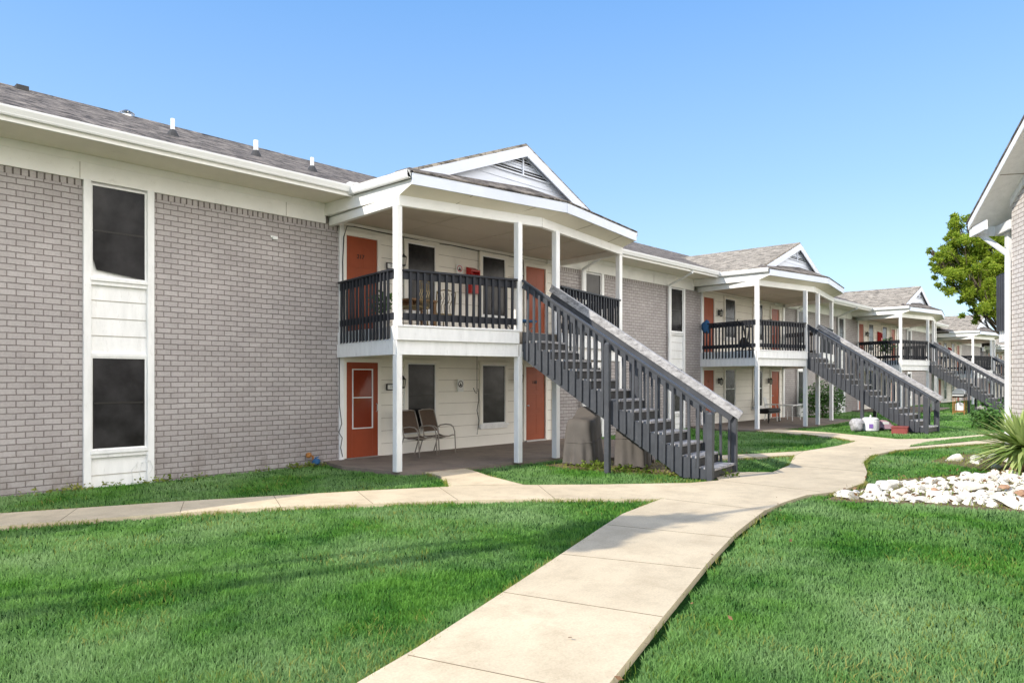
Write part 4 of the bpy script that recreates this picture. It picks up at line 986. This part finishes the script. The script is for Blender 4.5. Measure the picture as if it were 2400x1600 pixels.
for p, q in (((2.75, -3.06), (3.22, -2.18)), ((4.0, -3.54), (4.43, -2.66)), ((5.1, -4.12), (5.52, -3.18)), ((6.1, -4.82), (6.62, -3.72)), ((7.1, -5.48), (7.75, -4.34)), ((8.15, -6.4), (9.0, -5.35)), ((8.0, -4.4), (8.92, -5.2)),
             ((5.6, -8.56), (6.03, -9.85)), ((4.28, -9.02), (4.62, -10.29)), ((2.9, -9.5), (3.25, -10.72)), ((7.1, -8.06), (7.45, -9.46)), ((9.2, -7.6), (9.3, -9.05)), ((11.5, -7.3), (11.4, -9.0)), ((16.5, -6.64), (17.45, -6.45)), ((14.5, -7.32), (14.4, -8.75)), ((19.4, -6.58), (19.4, -7.98))):
    jl(p and (p, q))
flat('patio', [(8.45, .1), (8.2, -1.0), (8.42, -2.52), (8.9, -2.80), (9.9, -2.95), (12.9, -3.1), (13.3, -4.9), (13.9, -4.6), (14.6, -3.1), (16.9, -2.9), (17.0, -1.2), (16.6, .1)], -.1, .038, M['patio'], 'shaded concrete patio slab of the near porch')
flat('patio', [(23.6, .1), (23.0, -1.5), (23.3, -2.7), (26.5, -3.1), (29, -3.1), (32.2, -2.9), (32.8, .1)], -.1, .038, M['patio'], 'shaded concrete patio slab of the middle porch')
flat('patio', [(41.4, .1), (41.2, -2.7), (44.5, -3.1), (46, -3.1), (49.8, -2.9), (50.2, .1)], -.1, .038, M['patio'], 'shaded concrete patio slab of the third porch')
b = MB()
b.poly([(-400, -400, -.045), (600, -400, -.045), (600, 600, -.045), (-400, 600, -.045)]); g = struct(b.build('lawn', M['lawn'], None), 'green lawn between the buildings')
struct(flat('bounce_slab', [(-80, -70), (120, -70), (120, -24), (-80, -24)], -.09, -.03, M['path']), 'wide pale concrete slab added out of view to bounce light onto the shaded fronts')  # unseen pale ground, added to throw warm bounce light on the facades
BED1 = [(10.85, -9.2), (12.0, -9.22), (12.87, -9.28), (14.2, -9.4), (15.2, -9.9), (16.3, -10.4), (17.2, -10.9), (16.5, -12.2), (14.0, -12.6), (11.9, -11.9), (11.5, -10.8), (11.25, -9.9)]
BED2 = [(17.6, -9.1), (19.5, -9.2), (21.0, -9.9), (20.0, -11.6), (17.2, -12.4), (15.8, -11.4), (16.6, -10.3)]
flat('gravel_bed', BED1, -.10, -.036, M['earth'], 'straw coloured earth under the white rocks')
flat('planting_bed', BED2, -.10, -.034, M['earth'], 'straw coloured earth around the yucca')
UND = [(11.4, -3.4), (13.3, -3.4), (13.75, -6.2), (13.2, -6.9), (11.95, -6.6), (11.35, -4.6)]
flat('bare_ground', UND, -.10, -.034, M['earth'], 'bare earth under the near stair')
ISL = [(20.4, -8.0), (22.0, -8.05), (24.5, -8.55), (27, -9.2), (27, -9.45), (24.0, -8.95), (22.0, -8.45)]

def inside(P, xs, ys):
    r = np.zeros(len(xs), bool); n = len(P)
    for i in range(n):
        x0, y0 = P[i]; x1, y1 = P[(i + 1) % n]
        c = ((y0 > ys) != (y1 > ys)); 
        with np.errstate(divide='ignore', invalid='ignore'): t = (x1 - x0) * (ys - y0) / (y1 - y0) + x0
        r ^= c & (xs < t)
    return r
def segdist(P, xs, ys):
    d = np.full(len(xs), 99.)
    for i in range(len(P)):
        x0, y0 = P[i]; x1, y1 = P[(i + 1) % len(P)]; dx, dy = x1 - x0, y1 - y0; L = dx * dx + dy * dy
        t = np.clip(((xs - x0) * dx + (ys - y0) * dy) / L, 0, 1); d = np.minimum(d, np.hypot(xs - x0 - t * dx, ys - y0 - t * dy))
    return d
def grass(name, xs, ys, h, w, m, tone, z0=-.05, lean=.8):
    n = len(xs); a = rng.uniform(0, 2 * np.pi, n); la = rng.uniform(0, 2 * np.pi, n); ln = rng.uniform(.1, 1, n) * lean * h
    wx, wy = np.cos(a) * w / 2, np.sin(a) * w / 2; lx, ly = np.cos(la) * ln, np.sin(la) * ln
    V = np.empty((n, 5, 3), np.float32); z = np.full(n, z0) if np.isscalar(z0) else z0
    V[:, 0] = np.stack([xs - wx, ys - wy, z], 1); V[:, 1] = np.stack([xs + wx, ys + wy, z], 1)
    V[:, 2] = np.stack([xs + wx * .8 + lx * .35, ys + wy * .8 + ly * .35, z + h * .62], 1); V[:, 3] = np.stack([xs - wx * .8 + lx * .35, ys - wy * .8 + ly * .35, z + h * .62], 1)
    V[:, 4] = np.stack([xs + lx, ys + ly, z + h * .96], 1)
    me = bpy.data.meshes.new(name); me.vertices.add(n * 5); me.vertices.foreach_set('co', V.ravel())
    base = np.arange(n, dtype=np.int32)[:, None] * 5
    loops = np.concatenate([base + np.array([0, 1, 2, 3], np.int32), base + np.array([3, 2, 4], np.int32)], 1)
    me.loops.add(n * 7); me.loops.foreach_set('vertex_index', loops.ravel())
    me.polygons.add(n * 2); st = (np.arange(n, dtype=np.int32)[:, None] * 7 + np.array([0, 4], np.int32)).ravel(); me.polygons.foreach_set('loop_start', st)
    at = me.attributes.new('tone', 'FLOAT', 'POINT'); at.data.foreach_set('value', np.repeat(tone.astype(np.float32), 5))
    me.materials.append(m); me.update(calc_edges=True)
    o = bpy.data.objects.new(name, me); COL.objects.link(o); o['kind'] = 'stuff'; return o
# lawn blades: density falls with distance from the camera position; blade size grows
def scatter(n, dmin, dmax, half=40):
    # uniform in log-distance within a wide fan around the lawn
    r = np.exp(rng.uniform(np.log(dmin), np.log(dmax), n)); th = PH + rng.uniform(-R(half), R(half), n)
    return CAM.x + r * np.cos(th), CAM.y + r * np.sin(th), r
xs, ys, rr = scatter(900000, 3.2, 75)
ok = ~inside(PATH, xs, ys) & (ys < -.02)
for P in (BED1, BED2, UND): ok &= ~inside(P, xs, ys)
for P in ([(8.45, .1), (8.2, -1.0), (8.42, -2.52), (8.9, -2.80), (9.9, -2.95), (12.9, -3.1), (13.3, -4.9), (13.9, -4.6), (14.6, -3.1), (16.9, -2.9), (17.0, -1.2), (16.6, .1)], [(23.6, .1), (23.0, -1.5), (23.3, -2.7), (32.2, -3.0), (32.8, .1)], [(41.4, .1), (41.2, -2.7), (49.8, -2.9), (50.2, .1)]): ok &= ~inside(P, xs, ys)
# outside the pale building
rel = np.stack([xs - p0.x, ys - p0.y], 1); iny = rel @ np.array([-Nd.x, -Nd.y]); inx = rel @ np.array([-Wd.x, -Wd.y])
ok &= ~((iny > 0) & (inx > -.1))
REDGE = [(1.5, -11.3), (3.44, -10.66), (4.73, -10.26), (6.36, -9.76), (7.72, -9.38), (9.22, -9.05)]
def linedist(P, xs, ys):
    d = np.full(len(xs), 99.)
    for (x0, y0), (x1, y1) in zip(P, P[1:]):
        dx, dy = x1 - x0, y1 - y0; t = np.clip(((xs - x0) * dx + (ys - y0) * dy) / (dx * dx + dy * dy), 0, 1); d = np.minimum(d, np.hypot(xs - x0 - t * dx, ys - y0 - t * dy))
    return d
ok &= linedist(REDGE, xs, ys) > .07 + .03 * np.sin(xs * 9)
xs, ys, rr = xs[ok], ys[ok], rr[ok]
cl = rng.uniform(0, 1, len(xs))
pn = np.array([_ns.noise(Vector((x * .9, y * .9, 0))) for x, y in zip(xs[::1], ys[::1])]) if len(xs) < 1200000 else 0
pn2 = np.array([_ns.noise(Vector((x * 4.2, y * 4.2, 9))) for x, y in zip(xs, ys)])
h = (.034 + .022 * rng.random(len(xs)) + .012 * pn + .014 * pn2) * np.clip(1 + rr * .006, 1, 1.3)
edge = segdist(PATH, xs, ys) < .10
h = np.where(edge, h * .95, h)
w = np.clip(.0032 + rr * .00075, .004, .035)
grass('lawn_grass', xs, ys, h, w, M['blade'], np.clip(cl * .8 + .1 + pn * .45 + pn2 * .55, 0, 1))['label'] = 'mown green grass blades over the lawn'
a_, c_, r_ = scatter(26000, 3.4, 24)
k_ = ~inside(PATH, a_, c_) & (c_ < -.3); 
for P in (BED1, BED2, UND): k_ &= ~inside(P, a_, c_)
nz_ = np.array([_ns.noise(Vector((x * .8, y * .8, 5))) for x, y in zip(a_, c_)]); k_ &= (nz_ > .12) & (linedist(REDGE, a_, c_) > .1) & ~((a_ > 8.0) & (c_ > -3.2))
a_, c_, r_ = a_[k_], c_[k_], r_[k_]
grass('lawn_weeds', a_, c_, .05 + .03 * rng.random(len(a_)), np.clip(.004 + r_ * .0006, .004, .02), M['weed'], rng.random(len(a_)) * .7, lean=1.2)['label'] = 'straggly yellow green weeds scattered through the lawn'
# ragged lighter grass along the path edges
L = []
for i in range(len(PATH)):
    p, q = PATH[i], PATH[(i + 1) % len(PATH)]; l = hypot(q[0] - p[0], q[1] - p[1]); mid = ((p[0] + q[0]) / 2, (p[1] + q[1]) / 2)
    if mid[0] < -2 or mid[0] > 24: continue
    n = int(l * 260); t = rng.uniform(0, 1, n); L.append(np.stack([p[0] + (q[0] - p[0]) * t, p[1] + (q[1] - p[1]) * t], 1))
E_ = np.concatenate(L); E_ += rng.normal(0, .035, E_.shape)
pin = inside(PATH, E_[:, 0], E_[:, 1]); dd = segdist(PATH, E_[:, 0], E_[:, 1]); nz = np.array([_ns.noise(Vector((x * 1.3, y * 1.3, 3))) for x, y in E_])
keep = (~pin | (dd < .03)) & (nz > -.1) & ((linedist(REDGE, E_[:, 0], E_[:, 1]) > .06) | (rng.random(len(E_)) < .12)); E_ = E_[keep]
dist = np.hypot(E_[:, 0] - CAM.x, E_[:, 1] - CAM.y)
grass('edge_grass', E_[:, 0], E_[:, 1], .05 + .045 * rng.random(len(E_)), np.clip(.003 + dist * .0006, .004, .02), M['weed'], rng.random(len(E_)) ** 1.5, lean=.9)['label'] = 'ragged yellow green grass along the path edges'
# straw and weeds in beds
def bedpts(P, n):
    x0, x1 = min(p[0] for p in P), max(p[0] for p in P); y0, y1 = min(p[1] for p in P), max(p[1] for p in P)
    a = rng.uniform(x0, x1, n); c = rng.uniform(y0, y1, n); k = inside(P, a, c); return a[k], c[k]
A = [bedpts(BED1, 5000), bedpts(BED2, 5000), bedpts(UND, 1300), bedpts([(11.2, -6.3), (12.0, -7.3), (11.2, -7.1), (10.6, -6.3)], 500), bedpts([(10.9, -3.6), (12.1, -4.9), (12.0, -6.4), (11.3, -5.8)], 900)]
wx = np.concatenate([a[0] for a in A]); wy = np.concatenate([a[1] for a in A])
grass('weeds', wx, wy, .03 + .07 * rng.random(len(wx)) ** 2, np.full(len(wx), .012), M['weed'], rng.random(len(wx)), lean=1.0)['label'] = 'straw and low weeds between the rocks and under the stair'
# grass island right of the far path
il = flat('lawn', ISL, -.05, .022, M['lawn'], 'narrow strip of lawn inside the far path')
a, c = bedpts(ISL, 14000); grass('strip_grass', a, c, .04 + .02 * rng.random(len(a)), np.full(len(a), .018), M['blade'], rng.random(len(a)), z0=.02)['label'] = 'short grass on the narrow strip inside the far path'

# leafy weeds at the wall foot
t = MB()
for i in range(60):
    x = random.choice([random.uniform(3.6, 5.4), random.uniform(7.5, 8.4), random.uniform(5, 8.5), random.uniform(2.4, 4)]); leaf_ball(t, (x, -.12 - random.random() * .15, .02), .06, 7, .07)
for i in range(70):
    q = random.random(); x, y = (11.35 + .75 * q + random.uniform(-.12, .2), -4.6 - 2.7 * q + random.uniform(-.2, .2)) if i % 3 else (random.uniform(11.2, 12.2), random.uniform(-4.6, -4.2))
    leaf_ball(t, (x, y, .03), .09, 9, .075)
o = t.build('wall_weeds', M['weed'], None); o['kind'] = 'stuff'; o['label'] = 'low leafy weeds at the foot of the near brick wall and of the near stair'
me = o.data; 
at = me.attributes.new('tone', 'FLOAT', 'POINT'); at.data.foreach_set('value', [random.random() * .5 for _ in me.vertices])

# ------------------------------------------------------------------ rocks
rock_meshes = []
random.seed(21); AX = [[Vector((random.gauss(0, 1), random.gauss(0, 1), random.uniform(-.1, 1.0))).normalized() for _ in range(9)] for _ in range(9)]
for k in range(9):
    bm = bmesh.new(); bmesh.ops.create_icosphere(bm, subdivisions=3, radius=1)
    off = Vector((k * 5.3, k * 1.7, 0))
    for v in bm.verts:
        d = v.co.normalized(); n = _ns.noise(d * 1.1 + off) * .55 + _ns.noise(d * 2.7 + off) * .22 + _ns.noise(d * 6 + off) * .07
        v.co = d * (1 + n); v.co.z = max(-.5, v.co.z * .62)
        # facet a few sides
        for ax in AX[k]:
            e = v.co.dot(ax) - .48
            if e > 0: v.co -= ax * e * .93
    me = bpy.data.meshes.new('rock'); bm.to_mesh(me); bm.free(); me.materials.append(M['rock']); rock_meshes.append(me)
placed = []; RK = 'white limestone rocks in the bed beside the path'
def put_rock(x, y, s, m=None, label='white limestone rock lying among others in the bed beside the path', group=RK, name='rock', z=-.03):
    me = random.choice(rock_meshes)
    o = bpy.data.objects.new(name, me); COL.objects.link(o); o.location = (x, y, z + s * .2); o.rotation_euler = (random.uniform(-.25, .25), random.uniform(-.25, .25), random.uniform(0, 6.28))
    o.scale = (s * random.uniform(.8, 1.35), s * random.uniform(.8, 1.2), s * random.uniform(.42, .68))
    tag(o, label, 'rock', group); return o
random.seed(11)
core = [(11.2, -9.38), (11.6, -9.3), (12.3, -9.35), (13.4, -9.5), (14.4, -9.75), (15.3, -10.3), (16.4, -10.9), (15.9, -12.0), (13.8, -12.0), (12.1, -11.4), (11.7, -10.6)]
tries = 0
while tries < 9000 and len(placed) < 235:
    tries += 1
    x = random.uniform(10.9, 16.6); y = random.uniform(-12.2, -9.2); s = random.choice([.07, .10, .13, .16, .19, .23, .27])
    if not inside(core, np.array([x]), np.array([y]))[0]: continue
    if any(hypot(x - a, y - c) < (s + r) * .74 for a, c, r in placed): continue
    placed.append((x, y, s)); put_rock(x, y, s)
RK2 = 'white limestone rocks around the yucca'
bed2rocks = [(18.2, -9.45, .22), (18.7, -9.75, .2), (17.9, -9.9, .15), (19.4, -9.9, .2), (17.2, -10.35, .16), (18.4, -10.4, .2), (16.9, -11.1, .24), (17.4, -11.3, .2), (16.3, -11.2, .22), (15.9, -11.6, .18), (17.9, -11.9, .22), (19.2, -10.7, .2), (15.3, -10.9, .22), (16.2, -10.5, .13), (19.9, -10.4, .16), (17.0, -12.0, .2)]
for x, y, s in bed2rocks: put_rock(x, y, s, label='white limestone rock lying among those around the yucca', group=RK2)
for x, y, s, lb in ((12.35, -10.35, .10, 'reddish brown stone near the path end of the white rock bed'), (13.5, -11.05, .10, 'reddish brown stone in the middle of the white rock bed'), (12.9, -11.35, .12, 'long reddish stone at the lawn edge of the white rock bed')):
    o = put_rock(x, y, s, label=lb, group=None, name='brown_stone', z=.05); o.data = o.data.copy(); o.data.materials.clear(); o.data.materials.append(M['tan_rock'])

t = MB()
for P, n in ((BED1, 420), (BED2, 260)):
    xs_, ys_ = bedpts(P, n)
    for x, y in zip(xs_, ys_): leaf_ball(t, (x, y, .02 + random.random() * .06), .02, 1, .07, .3)
for _ in range(90):
    i = random.randrange(20, 60); p = PATH[i]
    if -1 < p[0] < 20: leaf_ball(t, (p[0] + random.gauss(0, .5), p[1] + random.gauss(0, .3), .03), .01, 1, .05, .1)
o = t.build('fallen_leaves', M['wood'], None); o['kind'] = 'stuff'; o['label'] = 'brown fallen leaves and bark among the rocks and on the path'
# ------------------------------------------------------------------ yucca
random.seed(5)
yx, yy_, _ = view_point(13.8, 9.72)
t = thing('yucca', 'spiky green yucca with long sword leaves growing among white rocks', 'plant', (yx, yy_, .08))
b = MB()
for i in range(330):
    el = math.asin(min(1, random.uniform(-.42, .98))); az = random.uniform(0, 2 * math.pi)
    L_ = random.uniform(.75, 1.12) * (1 - .12 * max(0, math.sin(el))) ; wd = random.uniform(.030, .05)
    d = Vector((math.cos(el) * math.cos(az), math.cos(el) * math.sin(az), math.sin(el))); sd = d.cross(Vector((0, 0, 1))).normalized(); base = Vector((0, 0, .36)) + d * .05
    droop = random.uniform(.05, .30) * math.cos(el)
    ps = []
    for k in range(6):
        u = k / 5; p = base + d * L_ * u; p.z -= droop * u * u; wk = wd * (.55 + .9 * u * (1 - u) * 2) * (1 - u ** 3); ps.append((p, wk))
    for k in range(5):
        (p, wa), (q, wb) = ps[k], ps[k + 1]; up = sd.cross(d) * .25
        b.poly([p - sd * wa + up * wa, p, q, q - sd * wb + up * wb]); b.poly([p, p + sd * wa + up * wa, q + sd * wb + up * wb, q])
o = b.build('foliage', M['yucca'], t)
n_ = len(o.data.vertices); tv = []
while len(tv) < n_: tv += [random.random()] * 40
at = o.data.attributes.new('tone', 'FLOAT', 'POINT'); at.data.foreach_set('value', tv[:n_])
b = MB(); b.tube([(0, 0, -.05), (0, 0, .2), (.01, 0, .4)], [.08, .07, .06], 8)
for i in range(26):
    az = random.uniform(0, 6.28); b.poly([(.05 * math.cos(az), .05 * math.sin(az), .3), (.05 * math.cos(az + .5), .05 * math.sin(az + .5), .3), (.38 * math.cos(az + .2), .38 * math.sin(az + .2), .02)])
b.build('trunk', M['tan_rock'], t)

# ------------------------------------------------------------------ trees
def tree(x, y, label, H, trunk_r, blobs, leaves, size, seed, group=None, z=-.05, m='leaf'):
    random.seed(seed)
    t = thing('tree', label, 'tree', (x, y, z), 0, group)
    b = MB(); top = Vector((0, 0, H * .45))
    b.tube([(0, 0, 0), (.03, .02, H * .15), (-.04, .0, H * .3), top], [trunk_r * 1.3, trunk_r, trunk_r * .85, trunk_r * .7], 10)
    if trunk_r == .17: b.tube([(.5, .62, 0), (.45, .6, H * .25), (.2, .4, H * .55), (.1, .2, H * .75)], [.10, .085, .07, .04], 8)
    for (c, r) in blobs:
        c = Vector(c); mid = top.lerp(c, .5) + Vector((random.uniform(-.2, .2), random.uniform(-.2, .2), -.15))
        b.tube([top - Vector((0, 0, H * .08)), mid, c], [trunk_r * .25, trunk_r * .15, .012], 6)
        for _ in range(7):
            d = Vector((random.gauss(0, 1), random.gauss(0, 1), random.gauss(0, .8))).normalized() * r * random.uniform(.6, 1.05); b.tube([mid.lerp(c, .6), c + d * .55 + Vector((0, 0, .1)), c + d], [.02, .012, .005], 4)
    b.build('trunk', M['bark'], t)
    f = MB(); tot = sum(r ** 2 for _, r in blobs)
    for (c, r) in blobs:
        n = int(leaves * r * r / tot); sub = max(4, int(r * 15))
        for j in range(sub):
            d = Vector((random.gauss(0, 1), random.gauss(0, 1), random.gauss(0, .85))).normalized() * r * random.uniform(.35, 1.0)
            leaf_ball(f, Vector(c) + d, r * random.uniform(.16, .36), n // sub, size, .7)
    o = f.build('crown', M[m], t)
    nn = len(o.data.vertices); tv = []
    while len(tv) < nn: tv += [random.random()] * 4
    at = o.data.attributes.new('tone', 'FLOAT', 'POINT'); at.data.foreach_set('value', tv[:nn])
    return t
tx, ty, _ = view_point(29.0, 29 * (2400 - 1200) / 1700)
def tb(u, v, dep, r):   # crown clump in the tree's own frame, from a bearing and height
    x, y, _ = view_point(dep, dep * (u - 1200) / 1700); return ((x - tx, y - ty, 1.74 + (888 - v) * dep / 1700), r)
bl = [tb(2365, 700, 28.6, .7), tb(2350, 760, 28.6, .4), tb(2245, 560, 28.8, .5), tb(2265, 700, 28.6, .4), tb(2355, 610, 28.6, 1.0), tb(2290, 650, 28.6, .8), tb(2330, 560, 28.8, .8), tb(2225, 625, 28.8, .6), tb(2320, 740, 28.6, .45), tb(2330, 680, 28.6, .9), tb(2260, 570, 29, .7), tb(2300, 530, 29, .5), tb(2310, 590, 29, 1.15), tb(2240, 600, 28.5, .95), tb(2195, 610, 28.5, .42), tb(2250, 530, 29, .62), tb(2270, 640, 28, .95), tb(2210, 650, 29, .45), tb(2300, 690, 28, .75), tb(2275, 735, 29, .38), tb(2335, 640, 29, 1.2), tb(2400, 560, 29.5, 1.4), tb(2400, 650, 30, 1.5), tb(2330, 730, 29, .5), tb(2470, 600, 29, 1.5), tb(2180, 588, 29, .18), tb(2222, 568, 29, .35)]
tree(tx, ty, 'bright yellow green leafy tree rising behind the pale brick building', 6.5, .13, bl, 120000, .10, 3)
# a slim tree beside the lawn, outside the picture on the photographer's left; its long shadow crosses the grass and the path
random.seed(9)
t = thing('tree', 'slim two stemmed tree beside the lawn whose long thin shadow crosses the grass and path', 'tree', (-1.7, -5.72, -.05))
b = MB(); b.tube([(0, 0, 0), (.04, .02, 1.5), (-.03, .0, 3.2), (.05, .02, 4.8), (.0, -.02, 6.2), (.1, 0, 7.6), (.05, 0, 8.6)], [.19, .15, .14, .125, .09, .05, .02], 10)
b.tube([(0, 0, .6), (.25, .42, 1.6), (.30, .52, 3.0), (.22, .45, 4.6), (.1, .2, 5.4)], [.09, .08, .07, .06, .04], 8)
b.tube([(0, 0, 5.6), (.5, -.2, 6.1), (.9, -.3, 6.3)], [.04, .02, .008], 6); b.tube([(0, 0, 5.3), (-.4, -.25, 5.7), (-.7, -.45, 5.8)], [.04, .02, .008], 6)
b.build('trunk', M['bark'], t)
f = MB()
for c, r_, n in (((.1, .1, 6.0), .5, 1500), ((.35, -.25, 5.55), .33, 600), ((-.35, -.35, 5.75), .28, 450), ((.7, -.2, 6.35), .25, 160), ((.15, 0, 6.6), .22, 130)): leaf_ball(f, c, r_, n, .15, .8)
o = f.build('crown', M['leaf'], t); nn = len(o.data.vertices); at = o.data.attributes.new('tone', 'FLOAT', 'POINT'); at.data.foreach_set('value', [.5] * nn)
# dark shrub below the windows past the middle porch
t = thing('shrub', 'dark rounded shrub against the brick wall past the middle porch', 'shrub', (33.9, -1.1, 0))
b = MB(); leaf_ball(b, (0, 0, .75), .95, 2600, .13, .8); b.build('foliage', M['plantgreen'], t)
b = MB(); b.tube([(0, 0, -.05), (0, 0, .5)], .04, 6); b.build('trunk', M['bark'], t)
gx, gy_, _ = view_point(25.5, 25.5 * (2335 - 1200) / 1700)
t = thing('shrub', 'low feathery green shrub beyond the yucca at the end of the third stair', 'shrub', (gx, gy_, 0))
b = MB(); leaf_ball(b, (0, 0, .35), .8, 1500, .14, .45); b.build('foliage', M['plantgreen'], t)

# ------------------------------------------------------------------ light
SUN = Vector((-1.45, .42, 1.0)).normalized()
ld = bpy.data.lights.new('sun', 'SUN'); ld.energy = 5.0; ld.angle = R(.55); ld.color = (1.0, .93, .82)
lo = bpy.data.objects.new('sun', ld); COL.objects.link(lo); lo.rotation_euler = SUN.to_track_quat('Z', 'Y').to_euler(); lo.location = (-20, 10, 20)
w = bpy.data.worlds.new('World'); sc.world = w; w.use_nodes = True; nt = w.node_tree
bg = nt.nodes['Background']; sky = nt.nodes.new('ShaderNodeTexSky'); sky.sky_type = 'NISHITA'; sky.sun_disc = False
el = math.asin(SUN.z); sky.sun_elevation = el; sky.sun_rotation = math.atan2(SUN.x, SUN.y)
sky.altitude = 100; sky.air_density = 1.0; sky.dust_density = .15; sky.ozone_density = 1.4
N_ = nt.nodes.new; Lk = nt.links.new
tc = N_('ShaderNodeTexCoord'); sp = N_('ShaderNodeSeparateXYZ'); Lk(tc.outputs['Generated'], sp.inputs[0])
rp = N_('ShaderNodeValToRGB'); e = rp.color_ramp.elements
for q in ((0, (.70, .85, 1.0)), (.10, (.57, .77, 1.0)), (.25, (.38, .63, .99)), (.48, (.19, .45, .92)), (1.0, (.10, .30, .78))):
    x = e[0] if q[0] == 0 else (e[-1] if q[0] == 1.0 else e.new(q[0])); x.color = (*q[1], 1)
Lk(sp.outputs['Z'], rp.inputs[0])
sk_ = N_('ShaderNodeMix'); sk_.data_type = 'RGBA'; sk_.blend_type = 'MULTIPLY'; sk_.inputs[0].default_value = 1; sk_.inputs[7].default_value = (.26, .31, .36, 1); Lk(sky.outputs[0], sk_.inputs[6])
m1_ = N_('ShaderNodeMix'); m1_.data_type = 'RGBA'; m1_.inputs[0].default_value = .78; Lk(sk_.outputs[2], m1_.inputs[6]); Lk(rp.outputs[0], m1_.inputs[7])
# bright cloud bank added behind the camera, out of view, to fill shaded fronts
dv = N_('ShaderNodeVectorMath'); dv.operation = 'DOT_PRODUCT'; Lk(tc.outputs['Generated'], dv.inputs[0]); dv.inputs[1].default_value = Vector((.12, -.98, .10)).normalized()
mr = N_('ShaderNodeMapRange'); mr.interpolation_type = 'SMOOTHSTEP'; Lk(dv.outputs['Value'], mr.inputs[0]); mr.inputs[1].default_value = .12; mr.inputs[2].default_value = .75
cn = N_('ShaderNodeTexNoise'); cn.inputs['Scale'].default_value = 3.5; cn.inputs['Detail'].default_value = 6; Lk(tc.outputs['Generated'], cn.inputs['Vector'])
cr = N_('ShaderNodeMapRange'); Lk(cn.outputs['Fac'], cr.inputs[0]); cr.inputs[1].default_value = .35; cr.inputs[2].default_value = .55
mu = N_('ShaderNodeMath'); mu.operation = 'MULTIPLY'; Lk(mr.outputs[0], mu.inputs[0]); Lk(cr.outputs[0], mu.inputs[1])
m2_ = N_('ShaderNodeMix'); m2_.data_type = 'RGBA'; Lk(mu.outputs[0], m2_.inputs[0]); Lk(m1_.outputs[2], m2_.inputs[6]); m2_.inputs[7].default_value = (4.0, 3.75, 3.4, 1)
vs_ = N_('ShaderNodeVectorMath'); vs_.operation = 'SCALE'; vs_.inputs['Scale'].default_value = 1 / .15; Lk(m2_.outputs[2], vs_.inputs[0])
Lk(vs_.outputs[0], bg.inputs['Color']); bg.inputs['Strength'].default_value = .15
sc.view_settings.view_transform = 'Standard'; sc.view_settings.look = 'None'; sc.view_settings.exposure = 0
sc.render.engine = 'CYCLES'; sc.cycles.max_bounces = 6; sc.cycles.use_adaptive_sampling = True; sc.cycles.use_denoising = True
